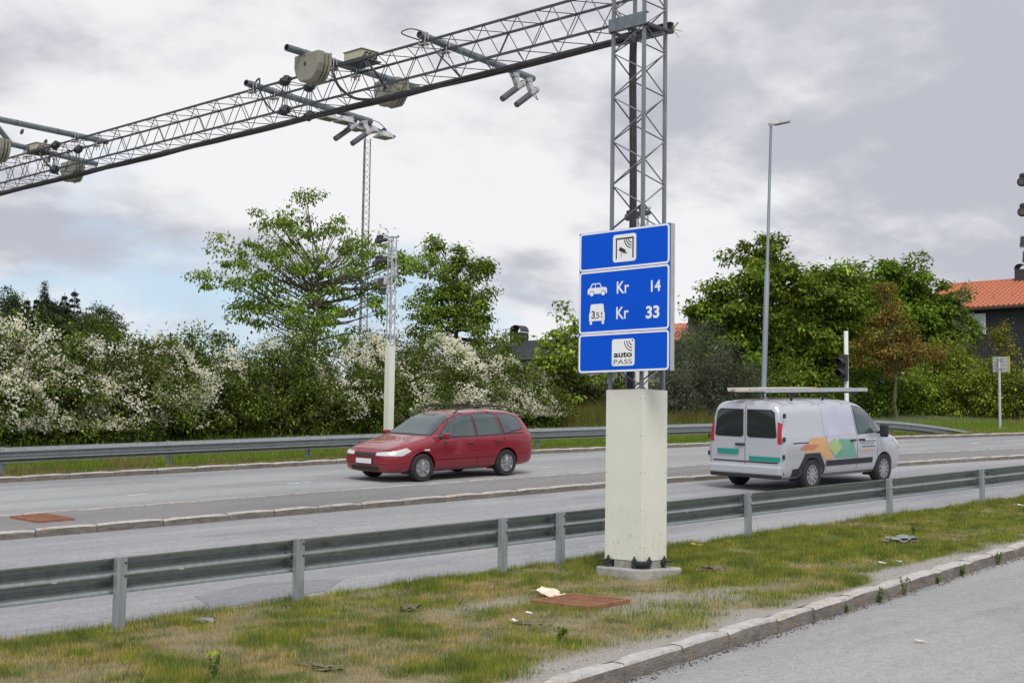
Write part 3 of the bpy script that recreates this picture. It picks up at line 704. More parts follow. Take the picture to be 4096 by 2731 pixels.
wire([(15.42, 18.37, 7.6), (15.65, 18.4, 7.58), (15.82, 18.4, 7.45), (15.6, 18.38, 7.38)], .007, 'black cable loop above the outermost floodlight')
# shield-shaped antennas
def antenna(c, label, scale=1.0):
    t = thing('antenna', label, 'antenna', c, 'shield-shaped antennas on the gantry')
    def out_(s): return [(-.275*s, .20*s), (-.275*s, .02*s), (-.24*s, -.08*s), (-.165*s, -.17*s), (-.12*s, -.20*s), (.12*s, -.20*s), (.165*s, -.17*s), (.24*s, -.08*s), (.275*s, .02*s), (.275*s, .20*s)]
    fn = lambda u, v, w_: (c[0]+w_, c[1]+u, c[2]+v)
    for nm, s, d0, d1 in (('front_shell', 1.0, -.10, .02), ('middle_shell', .97, .045, .085), ('rear_shell', 1.0, .105, .15)):
        MB().prism(out_(s*scale), fn, d0, d1).build(nm, m_hous, t, bevel=.018)
    MB().prism([(-.2, .03), (.2, .03), (.2, .17), (-.2, .17)], fn, .02, .105).build('spacer', m_hous, t)
    MB().lathe([(.03, 0), (.03, .004), (.018, .006)], (c[0]-.102, c[1]+.02, c[2]+.05), (-1, 0, 0), 12).build('port', m_iron, t)
    MB().b2((c[0]-.03, c[1]-.05, c[2]+.19), (c[0]+.05, c[1]+.05, c[2]+.225)).build('mount', m_chrome, t)
antenna((12.12, 15.76, 7.34), 'large olive-grey shield-shaped antenna hung on the near side of mid beam')
antenna((13.98, 16.22, 7.42), 'olive-grey shield-shaped antenna hung beyond the beam below the cream box')
antenna((13.95, 25.80, 7.43), 'shield-shaped antenna beyond the beam at the left of the picture')
antenna((11.86, 24.72, 7.36), 'shield-shaped antenna cut off by the left picture edge')
def cabinet(c, label):
    t = thing('junction_box', label, 'box', c, 'cream boxes on top of the beam')
    MB().box((c[0], c[1], c[2]+.085), (.30, .40, .13)).build('housing', m_cream, t, bevel=.012)
    MB().box((c[0], c[1], c[2]+.158), (.33, .43, .016)).build('lid', m_cream, t, bevel=.006)
    MB().box((c[0], c[1], c[2]+.008), (.38, .48, .02)).build('base_plate', m_iron, t)
    m = MB()
    for k in range(8): m.lathe([(.014, 0), (.014, .05), (.009, .06)], (c[0]-.12+.034*k, c[1]-.20, c[2]+.05+.05*(k % 2)), (0, -1, 0), 8)
    tag(m.build('cable_gland', m_plast, t), kind='stuff')
cabinet((12.86, 15.58, 7.53), 'cream junction box on top of the beam beside the large antenna')
cabinet((12.82, 25.0, 7.51), 'cream junction box on top of the beam at the left of the picture')
def tubecam(front, rear, hang, label, r=.046):
    f_ = Vector(front); b_ = Vector(rear); d = (b_-f_); Ln = d.length; d.normalize()
    t = thing('tube_camera', label, 'camera', tuple(f_), 'tube cameras under the pipe arms')
    MB().lathe([(r*.9, .012), (r*.97, .0), (r, .01), (r, Ln*.64)], f_, d, 20).build('sleeve', m_sleeve, t, smooth=True)
    MB().lathe([(r*.88, -.001), (r*.88, .011)], f_, d, 20).build('lens', m_lens, t)
    MB().lathe([(r*1.03, Ln*.635), (r*1.03, Ln*.88), (r*1.12, Ln*.885), (r*1.12, Ln*.96), (r*.8, Ln), (r*.3, Ln*1.01)], f_, d, 20).build('body', m_chrome, t, smooth=True)
    h = Vector(hang); m = MB(); e = f_+d*Ln*.72
    for s in (-1, 1): m.bar(e+Vector((0, s*.035, .02)), h+Vector((0, s*.035, 0)), .075, .008, (0, 1, 0))
    m.box(h, (.11, .10, .02)); m.build('bracket', m_alu, t)
    MB().box(h+Vector((0, 0, .03)), (.13, .075, .05)).build('clamp', m_chrome, t)
tubecam((14.47, 14.3, 7.11), (14.92, 14.3, 7.44), (14.72, 14.30, 7.50), 'tube camera under the arm closest to the column, the inner of the pair')
tubecam((14.80, 14.33, 7.09), (15.25, 14.33, 7.42), (15.06, 14.35, 7.50), 'tube camera under the arm closest to the column, at the very end')
tubecam((14.60, 18.3, 7.12), (15.05, 18.3, 7.45), (14.86, 18.27, 7.50), 'tube camera on the mid-beam arm, the inner of the pair')
tubecam((14.96, 18.3, 7.10), (15.41, 18.3, 7.43), (15.22, 18.33, 7.50), 'tube camera on the mid-beam arm, beside the outer floodlights')
def flood(c, label, tilt=0.0, s=1.0):
    t = thing('floodlight', label, 'floodlight', c, 'floodlights on the pipe arm')
    w, l, h = .13*s, .12*s, .09*s
    m = MB(); m.add([(c[0]+x*w*k, c[1]+y*l*k, c[2]+z) for z, k in ((0, 1), (h, .62)) for x, y in ((-1, -1), (1, -1), (1, 1), (-1, 1))], [(4, 5, 6, 7), (0, 1, 5, 4), (1, 2, 6, 5), (2, 3, 7, 6), (3, 0, 4, 7)]); m.build('housing', m_alu, t)
    MB().box((c[0], c[1], c[2]+.002), (w*1.85, l*1.85, .008)).build('glass', m_flood, t)
    m = MB(); 
    for x0, y0, x1, y1 in ((-1, -1, 1, -1), (-1, 1, 1, 1), (-1, -1, -1, 1), (1, -1, 1, 1)): m.bar((c[0]+x0*w, c[1]+y0*l, c[2]), (c[0]+x1*w, c[1]+y1*l, c[2]), .018, .018)
    m.build('frame', m_alu, t); MB().box((c[0], c[1], c[2]+h+.03), (.05, .05, .07)).build('stirrup', m_iron, t)
flood((14.42, 18.27, 7.42), 'floodlight with green-tinted glass under the mid-beam arm, nearest the beam')
flood((14.70, 18.2, 7.40), 'floodlight with green-tinted glass under the mid-beam arm, second from the beam')
flood((15.14, 18.45, 7.40), 'floodlight with green-tinted glass behind the tube cameras of the mid-beam arm')
flood((15.46, 18.45, 7.42), 'floodlight with green-tinted glass just beyond the end of the mid-beam arm')
flood((15.76, 18.42, 7.36), 'outermost floodlight with green-tinted glass, on an extension past the pipe end', s=1.05)
tag(MB().bar((15.38, 18.37, 7.50), (16.05, 18.46, 7.43), .03, .02).build('extension_bracket', m_iron, loc=(15.38, 18.37, 7.5)), 'thin dark bracket extending the mid-beam arm past its end', 'bracket')

# ------------------------------------------------------------------ camera masts
def mast(x, y, label, cams, lights=True):
    z0 = gz(x, y); t = thing('camera_mast', label, 'mast', (x, y, z0), 'slim camera masts beside the road'); a = .20; top = z0+5.9; zb = z0+2.87
    MB().b2((x-a/2, y-a/2, z0-.2), (x+a/2, y+a/2, zb)).build('casing', m_beige, t, bevel=.006)
    s = .078
    for sx in (-1, 1):
        for sy in (-1, 1): MB().bar((x+sx*s, y+sy*s, zb), (x+sx*s, y+sy*s, top), .028, .028, (1, 0, 0)).build('chord', m_alu, t)
    MB().box((x, y, top), (.21, .21, .02)).build('cap_plate', m_alu, t)
    h = .20; n = int((top-zb)/h)
    for k in range(n):
        q0 = zb+k*h; q1 = q0+h; A, B = (-s, s) if k % 2 == 0 else (s, -s)
        for P in (((x-s, y+A, q0), (x-s, y+B, q1)), ((x+s, y+A, q0), (x+s, y+B, q1)), ((x+A, y-s, q0), (x+B, y-s, q1)), ((x+A, y+s, q0), (x+B, y+s, q1))): brace(*P, m_alu, .007, t)
    for Z in (top-.55, top-1.0, top-.9): MB().box((x+.03, y-.11, Z), (.09, .05, .12)).build('connector_box', m_alu, t, bevel=.006)
    MB().tube([(x-.05, y-.02, top-.05), (x-.03, y+.01, top-.8), (x-.04, y, top-2), (x-.03, y, zb+.1)], .012, 6).build('cable', m_cable, t)
    for k, (Z, lab, *sh_) in enumerate(cams):
        x_keep = x; x = x+(sh_[0] if sh_ else 0)
        c = thing('hooded_camera', lab, 'camera', (x-.5, y-.05, top+Z), 'hooded cameras on the masts'); p0 = Vector((x-.62, y-.05, top+Z-.06)); d = Vector((.94, 0, .2)).normalized()
        MB().lathe([(.055, .0), (.082, .01), (.084, .12), (.06, .17), (.055, .36), (.03, .38)], p0, d, 16).build('barrel', m_plast, c, smooth=True)
        MB().lathe([(.048, -.001), (.048, .012)], p0, d, 16).build('lens', m_lens, c)
        MB().lathe([(.04, .03), (.055, .04), (.055, .20), (.03, .22)], p0+Vector((0, 0, .10)), d, 14).build('illuminator', m_plast, c, smooth=True)
        MB().lathe([(.034, .14), (.034, .40), (.02, .41)], p0+Vector((0, 0, .115)), d, 12).build('sun_shield', m_alu, c, smooth=True)
        MB().bar((x-.30, y-.05, top+Z+.0), (x_keep-.07, y-.05, top+Z+.02), .05, .05).build('bracket', m_alu, c); x = x_keep
    if lights:
        for k, (Z, dx) in enumerate(((-1.27, -.36), (-1.53, -.26))):
            c = thing('infrared_lamp', lights[k], 'lamp', (x+dx, y-.08, top+Z), 'square infrared lamps on the masts')
            MB().box((x+dx-.06, y-.08, top+Z), (.09, .30, .22), Matrix.Rotation(.2, 3, 'Y')).build('housing', m_alu, c, bevel=.012)
            MB().box((x+dx-.112, y-.08, top+Z-.008), (.012, .25, .175), Matrix.Rotation(.2, 3, 'Y')).build('face', m_plast, c)
            MB().bar((x+dx, y-.08, top+Z), (x-.07, y-.04, top+Z+.02), .04, .03).build('bracket', m_alu, c)
mast(25.72, 29.6, 'slim mast with beige lower casing behind the far guardrail among the flowering shrubs', ((-.12, 'upper hooded camera on the mast among the flowering shrubs'), (-.68, 'lower hooded camera on the mast among the flowering shrubs')), ('upper square lamp on the mast among the flowering shrubs', 'lower square lamp on the mast among the flowering shrubs'))
mast(24.62, 19.85, 'slim mast on the median mostly hidden behind the blue sign and beige column', ((-.18, 'hooded camera just above the blue sign beside the cable bundle'), (-.05, 'second hooded camera just above the right half of the blue sign', .42)), ('upper square lamp hidden behind the blue sign', 'lower square lamp hidden behind the blue sign'))
mast(24.35, 10.76, 'slim mast on the near verge just beyond the right picture edge', ((-.20, 'upper hooded camera at the right picture edge'), (-.73, 'lower hooded camera at the right picture edge')), ('square lamp at the right picture edge below the hooded cameras', 'lower square lamp just beyond the right picture edge'))

# ------------------------------------------------------------------ street lamp, signal, sign post, lattice mast
z0 = gz(44.3, 30); lp = thing('street_lamp', 'tall grey street lamp rising in front of the big maple', 'street lamp', (44.32, 30, z0))
MB().tube([(44.32, 30, z0-.2), (44.37, 30, z0+1.1), (44.38, 30, z0+1.25), (44.61, 30, 8.85), (44.615, 30, 8.98), (44.86, 30, 14.45)], [.125, .12, .105, .095, .062, .05], 14).build('pole', m_lampgrey, lp, smooth=True)
hd = MB(); st = [(0, .10, .09, .02), (.15, .13, .10, .03), (.5, .17, .13, .05), (.9, .19, .12, .06), (1.2, .14, .07, .04), (1.36, .05, .02, .01)]
for d, w, up, dn in st:
    zc_ = 14.47+.30*d
    for a in range(12):
        t_ = 2*math.pi*a/12; hd.v.append((44.78+d, 30+w*math.cos(t_), zc_+(up if math.sin(t_) > 0 else dn)*math.sin(t_)))
for i in range(5):
    for a in range(12): hd.f.append((i*12+a, i*12+(a+1) % 12, (i+1)*12+(a+1) % 12, (i+1)*12+a))
hd.f.append(tuple(range(12))); hd.f.append(tuple(60+a for a in range(12))); hdo = hd.build('lamp_head', m_head, lp, smooth=True)
MB().box((45.65, 30, 14.672), (.75, .24, .03), Matrix.Rotation(-.29, 3, 'Y')).build('lens', m_lens, hdo)
sx, sy = 47.4, 28.3; z0 = gz(sx, sy); sg = thing('traffic_signal', 'white pole with a black two-lens signal head behind the van', 'traffic light', (sx, sy, z0))
MB().tube([(sx, sy, z0-.2), (sx-.05, sy, 6.76)], .085, 14).build('pole', m_white, sg, smooth=True)
MB().b2((sx-.30, sy-.16, 4.86), (sx-.14, sy+.16, 5.86)).build('backboard', m_plast, sg, bevel=.02)
for Z in (5.56, 5.14):
    hsg = MB().lathe([(.15, 0), (.15, .10), (.12, .13)], (sx-.36, sy, Z), (1, 0, 0), 18).build('lens_housing', m_plast, sg, smooth=True)
    m = MB()
    for k in range(15):
        a = R(-40+260*k/14)
        for X in (sx-.72+.10*(1-math.sin(a)), sx-.34): m.v.append((X, sy+.15*math.cos(a), Z+.15*math.sin(a)))
    for k in range(14): m.f.append((2*k, 2*k+1, 2*k+3, 2*k+2))
    vz = m.build('visor', m_plast, hsg, smooth=True); s_ = vz.modifiers.new('s', 'SOLIDIFY'); s_.thickness = .012
for Z in (4.95, 5.8): MB().b2((sx-.16, sy-.04, Z-.03), (sx, sy+.04, Z+.03)).build('arm', m_plast, sg)
px, py = 53.68, 25.22; z0 = gz(px, py); sp_ = thing('sign_post', 'back of a small ribbed road sign on a pale post at the right kerb', 'sign', (px, py, z0))
MB().tube([(px, py, z0), (px, py, 6.02)], .055, 12).build('post', m_alu, sp_, smooth=True); MB().box((px, py, z0+.04), (.3, .3, .09)).build('base_block', m_conc, sp_, bevel=.01)
m = MB()
for k in range(9):
    zz_ = 5.44+.068*k; m.b2((px+.065+.010*(k % 2), py-.37, zz_), (px+.09+.010*(k % 2), py+.30, zz_+.066))
tag(m.build('ribbed_back', m_signside, sp_), kind='stuff'); MB().b2((px+.04, py-.385, 5.42), (px+.11, py-.371, 6.06)).build('edge', m_yellow, sp_)
for Z in (5.55, 5.93): MB().b2((px-.06, py-.07, Z-.02), (px+.064, py+.07, Z+.02)).build('clamp', m_steel, sp_)
# tall guyed lattice mast far behind
tx, ty = 63.95, 76.6; tm = thing('lattice_mast', 'tall slender lattice radio mast far behind the left tree', 'mast', (tx, ty, 4.8))
legs = [(.34*math.cos(R(90+120*k)), .34*math.sin(R(90+120*k))) for k in range(3)]
for dx, dy in legs: MB().tube([(tx+dx, ty+dy, 4.5), (tx+dx*.8, ty+dy*.8, 23.95)], .035, 6).build('leg', m_truss, tm)
for f in range(3):
    a, b = legs[f], legs[(f+1) % 3]; m = MB()
    for k in range(46):
        z_ = 4.6+k*.42; A, B = (a, b) if k % 2 == 0 else (b, a); s = 1-.2*(z_-4.5)/19.4
        m.bar((tx+A[0]*s, ty+A[1]*s, z_), (tx+B[0]*s, ty+B[1]*s, z_+.42), .02, .02)
    tag(m.build('lattice_face', m_truss, tm), kind='stuff')

# ------------------------------------------------------------------ vehicles
def carpaint(name, c, flake, rough=.25):
    return pm(name, c, tuple(x*.9 for x in c), 40, rough, flake, coat=.8, spec=.5)
m_red = carpaint('red_paint', (.27, .013, .026), .15); m_van = carpaint('silver_paint', (.54, .55, .60), .3)
m_glass = pm('tinted_glass', (.045, .07, .075), (.06, .085, .09), 3, .06, spec=.9); m_glassd = pm('dark_glass', (.012, .016, .018), (.018, .022, .024), 3, .06, spec=.8)
m_tyre = pm('tyre', (.02, .02, .021), (.03, .03, .03), 30, .85); m_rim = pm('alloy', (.55, .56, .58), (.45, .46, .48), 20, .3, .8)
m_headl = pm('headlight', (.75, .74, .70), (.55, .56, .58), 30, .12, .2, spec=.8); m_tail = pm('tail_light', (.45, .015, .02), (.35, .01, .015), 20, .2, spec=.7)
m_trim = pm('black_trim', (.018, .018, .02), (.025, .025, .027), 20, .55); m_plate = pm('plate_white', (.75, .76, .78), (.7, .7, .72), 10, .4); m_plateg = pm('plate_green', (.01, .27, .22), (.012, .24, .2), 10, .4)
m_lilac = pm('lilac_film', (.42, .43, .53), (.48, .49, .58), 2, .3); m_orange = pm('orange_film', (.62, .38, .18), (.58, .34, .15), 3, .3); m_lime = pm('lime_film', (.40, .50, .22), (.36, .46, .2), 3, .3); m_teal = pm('teal_film', (.16, .36, .28), (.14, .33, .25), 3, .3); m_coral = pm('coral_film', (.52, .20, .12), (.48, .18, .1), 3, .3); m_navy = pm('navy_film', (.10, .13, .26), (.09, .12, .24), 3, .3)
def body_mesh(stations, wheels, wr_, ww):
    """loft over cross sections (x, zb, wm, zs, wb, wr, zt), smoothed, with wheel arches cut out; returns mesh and BVH before cutting"""
    bm_ = bmesh.new(); rings = []
    for x, zb, wm, zs, wb, wr, zt in stations:
        H = zt-zs
        half = [(.0, zb), (.82*wm, zb), (.965*wm, zb+.07), (wm, zb+(zs-zb)*.52), (wm*.985, zs-.05), (wb, zs+.02), (wb+(wr-wb)*.45, zs+.02+(H-.02)*.45), (wb+(wr-wb)*.88, zs+.02+(H-.02)*.86), (wr*.74, zs+H*.975), (0, zt)]
        full = half+[(-y, z) for y, z in reversed(half[1:-1])]
        rings.append([bm_.verts.new((x, y, z)) for y, z in full])
    for a, b in zip(rings[:-1], rings[1:]):
        n = len(a)
        for i in range(n): bm_.faces.new((a[i], a[(i+1) % n], b[(i+1) % n], b[i]))
    for r_, rev in ((rings[0], True), (rings[-1], False)):
        n = len(r_); h = n//2
        for i in range(h):   # cap with quads across
            a, b, c_, d = r_[i], r_[i+1], r_[(n-i-1) % n], r_[(n-i) % n]
            vs_ = []
            for q in (a, b, c_, d):
                if q not in vs_: vs_.append(q)
            if len(vs_) >= 3:
                try: bm_.faces.new(vs_ if rev else vs_[::-1])
                except ValueError: pass
    bmesh.ops.recalc_face_normals(bm_, faces=bm_.faces)
    me_ = bpy.data.meshes.new('tmp'); bm_.to_mesh(me_); bm_.free()
    o = bpy.data.objects.new('tmp', me_); C.objects.link(o); s = o.modifiers.new('s', 'SUBSURF'); s.levels = 2; s.render_levels = 2
    smooth_me = evaluated(o); b2 = bmesh.new(); b2.from_mesh(smooth_me); bvh = BVHTree.FromBMesh(b2); b2.free()
    o.modifiers.clear(); o.data = smooth_me
    cutters = []
    for x, side in wheels:
        m = MB(); m.lathe([(wr_, 0), (wr_, ww)], (x, side*2.0, wr_*.86), (0, -side, 0), 28)
        cme = m.mesh('cut'); co_ = bpy.data.objects.new('cut', cme); C.objects.link(co_); cutters.append(co_)
        md = o.modifiers.new('b', 'BOOLEAN'); md.operation = 'DIFFERENCE'; md.object = co_; md.solver = 'EXACT'
    res_ = evaluated(o)
    for c_ in cutters: bpy.data.objects.remove(c_)
    bpy.data.objects.remove(o)
    return res_, bvh
def patch(bvh, poly, axis, side, off, step=.06, tilt=None):
    """drape a flat outline on the body: axis 'y' -> outline in (x,z) seen from the side; 'x' -> outline in (y,z) seen from an end"""
    bm_ = bmesh.new(); vs_ = [bm_.verts.new((u, v, 0)) for u, v in poly]; bm_.faces.new(vs_)
    us = [p[0] for p in poly]; vv = [p[1] for p in poly]
    for k in np.arange(min(us)+step, max(us), step): bmesh.ops.bisect_plane(bm_, geom=bm_.verts[:]+bm_.edges[:]+bm_.faces[:], plane_co=(k, 0, 0), plane_no=(1, 0, 0))
    for k in np.arange(min(vv)+step, max(vv), step): bmesh.ops.bisect_plane(bm_, geom=bm_.verts[:]+bm_.edges[:]+bm_.faces[:], plane_co=(0, k, 0), plane_no=(0, 1, 0))
    bmesh.ops.triangulate(bm_, faces=bm_.faces[:])
    m = MB(); last = None
    for v in bm_.verts:
        u, w_ = v.co.x, v.co.y
        o_, d = (Vector((u, side*4, w_)), Vector((0, -side, 0))) if axis == 'y' else (Vector((side*6, u, w_)), Vector((-side, 0, 0)))
        hit, nrm, _, _ = bvh.ray_cast(o_, d)
        if hit is None: hit, nrm, _, _ = bvh.find_nearest(o_+d*(3 if axis == 'y' else 3.6))
        if nrm.dot(d) > 0: nrm = -nrm
        m.v.append(tuple(hit+nrm*off))
    bm_.verts.index_update(); m.f = [tuple(q.index for q in f.verts) for f in bm_.faces]; bm_.free(); return m
def wheel(parent, x, y, r, w, side, spokes, mat_rim):
    m = MB(); m.lathe([(r*.60, -w/2), (r*.93, -w/2), (r, -w*.36), (r, w*.36), (r*.93, w/2), (r*.66, w/2), (r*.62, w*.40), (r*.60, w*.2)], (x, y, r), (0, side, 0), 28); t = MB().lathe([(r*.2, -w*.4), (r*.2, w*.3)], (x, y, r), (0, side, 0), 14).build('wheel', m_trim, parent, local=True)
    m.build('tyre', m_tyre, t, smooth=True, local=True)
    m = MB(); m.lathe([(r*.64, w*.30), (r*.66, w*.46), (r*.60, w*.46), (r*.57, w*.2)], (x, y, r), (0, side, 0), 28); m.lathe([(r*.6, -w*.1), (r*.6, -w*.06)], (x, y, r), (0, side, 0), 20); m.lathe([(r*.17, w*.1), (r*.17, w*.40), (r*.1, w*.44)], (x, y, r), (0, side, 0), 14)
    for k in range(spokes):
        a = 2*math.pi*k/spokes+.3; c_, s_ = math.cos(a), math.sin(a)
        m.bar((x+c_*r*.12, y+side*w*.36, r+s_*r*.12), (x+c_*r*.61, y+side*w*.40, r+s_*r*.61), r*.13, .03, (0, 1, 0))
    m.build('rim', mat_rim, t, smooth=True, local=True)
def vehicle(name, label, cat, x, y, heading, bodymat, stations, wb, wheel_y, wr_):
    z = gz(x, y)-.118; e = Matrix.Rotation(heading, 4, 'Z')
    slope = Vector((1, 0, G)).normalized(); lat = Vector((0, 1, GY)).normalized(); up = slope.cross(lat).normalized(); fx = slope*math.cos(heading)+ (up.cross(slope))*math.sin(heading); fy = up.cross(fx)
    Mx = Matrix((fx, fy, up)).transposed().to_4x4()
    t = thing(name, label, cat, (x, y, z), rot=Mx.to_euler())
    whs = [(s*wb/2, k) for s in (1, -1) for k in (1, -1)]
    me_, bvh = body_mesh(stations, whs, wr_*1.17, 2.0-wheel_y+.22)
    body = link('body', me_, bodymat, t, True, angle=50)
    for s, k in whs:
        m = MB(); n = 12; w0, w1 = wheel_y-.20, wheel_y+.10     # wheel-house liner
        for i in range(n+1):
            a = math.pi*(-.08+1.16*i/n)
            for yy in (w0, w1-.06): m.v.append((s+wr_*1.165*math.cos(a), k*yy, wr_*.86*1.17/1.17+wr_*1.165*math.sin(a)))
        for i in range(n): m.f.append((2*i, 2*i+1, 2*i+3, 2*i+2))
        m.f.append(tuple(2*i for i in range(n+1))); m.build('wheel_liner', m_trim, t, local=True)
    return t, body, bvh, whs
def P_(bvh, t, name, mat, poly, axis, side, off=.005, step=.07):
    if name in ('side_window', 'windscreen', 'rear_window'):
        cu3 = sum(p[0] for p in poly)/len(poly); cv3 = sum(p[1] for p in poly)/len(poly)
        big = [(u+(.028 if u > cu3 else -.028), v+(.022 if v > cv3 else -.022)) for u, v in poly]
        patch(bvh, big, axis, side, off-.003, step).build('window_seal', m_trim, t, smooth=True, local=True)
    return patch(bvh, poly, axis, side, off, step).build(name, mat, t, smooth=True, local=True)
# red estate car, driving downhill on the far roadway
ST = [(2.20, .34, .50, .56, .46, .36, .60), (2.17, .26, .66, .60, .62, .5, .66), (2.08, .20, .79, .66, .74, .58, .745), (1.85, .19, .855, .74, .80, .64, .83), (1.45, .19, .875, .82, .83, .67, .925), (1.08, .19, .88, .885, .84, .68, 1.0), (.92, .19, .88, .915, .84, .67, 1.07), (.55, .19, .885, .94, .845, .64, 1.34), (.22, .19, .885, .95, .845, .62, 1.515), (-.2, .19, .885, .955, .845, .62, 1.585), (-.9, .19, .885, .965, .845, .615, 1.60), (-1.55, .20, .88, .98, .84, .60, 1.575), (-1.95, .22, .87, .99, .83, .58, 1.50), (-2.12, .24, .85, .98, .80, .56, 1.30), (-2.22, .28, .80, .95, .76, .55, 1.08), (-2.26, .36, .66, .86, .62, .46, .95)]
car, body, bvh, whs = vehicle('car', 'dark red estate car with roof rails driving left on the far roadway', 'car', 22.05, 23.60, math.pi, m_red, ST, 2.58, .76, .315)
car.scale = (1, 1, .95)
for s, k in whs: wheel(car, s, k*.775, .315, .20, k, 7, m_rim)
for k in (1, -1):
    P_(bvh, car, 'side_window', m_glass, [(.80, 1.0), (.28, 1.38), (.02, 1.465), (-.30, 1.485), (-.30, .99)], 'y', k); P_(bvh, car, 'side_window', m_glass, [(-.38, .99), (-.38, 1.487), (-1.05, 1.487), (-1.16, 1.01)], 'y', k)
    P_(bvh, car, 'side_window', m_glass, [(-1.25, 1.02), (-1.16, 1.478), (-1.62, 1.44), (-1.80, 1.36), (-1.86, 1.12)], 'y', k)
    P_(bvh, car, 'window_trim', m_trim, [(.98, .965), (.9, .985), (-1.88, 1.03), (-1.88, 1.0), (.9, .95)], 'y', k, .004); P_(bvh, car, 'sill', m_trim, [(.92, .20), (.92, .275), (-.92, .275), (-.92, .20)], 'y', k)
    P_(bvh, car, 'side_moulding', m_red, [(.93, .50), (.93, .55), (-.93, .565), (-.93, .515)], 'y', k, .014)
    for xx in (.92, -.34, -1.2): P_(bvh, car, 'door_seam', m_trim, [(xx, .30), (xx-.012, .30), (xx-.012, .96), (xx, .96)], 'y', k, .002)
    for xx in (-.12, -1.0): hnd = MB().box((xx, k*.895, .84), (.2, .035, .03)).build('door_handle', m_red, car, bevel=.008, local=True)
    P_(bvh, car, 'headlight', m_headl, [(1.62, .70), (1.72, .77), (2.08, .69), (2.14, .60), (1.85, .60)], 'y', k, .006, .05); P_(bvh, car, 'headlight', m_headl, [(k*.36, .60), (k*.36, .665), (k*.74, .70), (k*.77, .60)], 'x', 1, .006, .05)
    P_(bvh, car, 'indicator', m_white, [(1.25, .70), (1.25, .725), (1.10, .725), (1.10, .70)], 'y', k, .004)
    P_(bvh, car, 'tail_light', m_tail, [(k*.55, .78), (k*.56, 1.05), (k*.72, 1.05), (k*.76, .78)], 'x', -1, .006, .05)
    mir = MB().box((.72, k*.99, 1.02), (.10, .20, .14)).build('wing_mirror', m_red, car, bevel=.04, local=True); MB().bar((.74, k*.84, .97), (.73, k*.93, .99), .05, .03).build('stalk', m_trim, mir, local=True)
    rr_ = MB().tube([(.15, k*.60, 1.50), (.02, k*.595, 1.60), (-.3, k*.59, 1.655), (-1.2, k*.585, 1.665), (-1.55, k*.58, 1.64), (-1.68, k*.575, 1.56)], .018, 8).build('roof_rail', m_trim, car, smooth=True, local=True)
for xx in (-.25, -1.1): MB().bar((xx, -.60, 1.675), (xx, .60, 1.675), .05, .022).build('roof_bar', m_trim, car, local=True)
P_(bvh, car, 'windscreen', m_glass, [(-.70, 1.04), (-.56, 1.44), (-.3, 1.485), (.3, 1.485), (.56, 1.44), (.70, 1.04)], 'x', 1); P_(bvh, car, 'rear_window', m_glassd, [(-.62, 1.10), (-.52, 1.42), (.52, 1.42), (.62, 1.10)], 'x', -1)
P_(bvh, car, 'grille', m_trim, [(-.34, .585), (-.34, .65), (.34, .65), (.34, .585)], 'x', 1, .006, .05); P_(bvh, car, 'lower_intake', m_trim, [(-.45, .26), (-.45, .36), (.45, .36), (.45, .26)], 'x', 1, .006, .05)
MB().box((2.225, 0, .47), (.012, .50, .11)).build('number_plate', m_plate, car, local=True); MB().box((2.205, 0, .47), (.04, .52, .13)).build('plate_holder', m_trim, car, local=True)
P_(bvh, car, 'bumper_strip', m_trim, [(-.7, .40), (-.7, .415), (.7, .415), (.7, .40)], 'x', 1, .004, .05); P_(bvh, car, 'bonnet_seam', m_trim, [(-.66, .725), (-.66, .735), (.66, .735), (.66, .725)], 'x', 1, .002, .05)
# silver van, driving uphill on the near roadway
SV = [(2.42, .40, .56, .74, .5, .4, .80), (2.39, .30, .78, .82, .72, .55, .90), (2.25, .24, .93, .95, .86, .64, 1.03), (1.95, .23, .965, 1.06, .90, .69, 1.16), (1.62, .23, .975, 1.12, .92, .72, 1.30), (1.30, .23, .98, 1.15, .925, .735, 1.56), (1.02, .23, .98, 1.16, .93, .75, 1.78), (.72, .23, .98, 1.165, .93, .76, 1.91), (.3, .23, .98, 1.17, .93, .765, 1.965), (-.8, .23, .98, 1.18, .935, .77, 1.98), (-1.8, .24, .98, 1.18, .935, .77, 1.97), (-2.30, .25, .975, 1.18, .93, .77, 1.95), (-2.43, .27, .965, 1.18, .925, .76, 1.92), (-2.49, .34, .93, 1.17, .89, .70, 1.83), (-2.51, .42, .80, 1.15, .78, .6, 1.72)]
van, body, bvh, whs = vehicle('van', 'silver delivery van with colourful side graphics and a loaded roof rack, seen from behind', 'van', 27.15, 17.12, 0.0, m_van, SV, 2.93, .84, .335)
van.scale = (1, 1, .96)
for s, k in whs: wheel(van, s, k*.86, .335, .22, k, 10, m_rim)
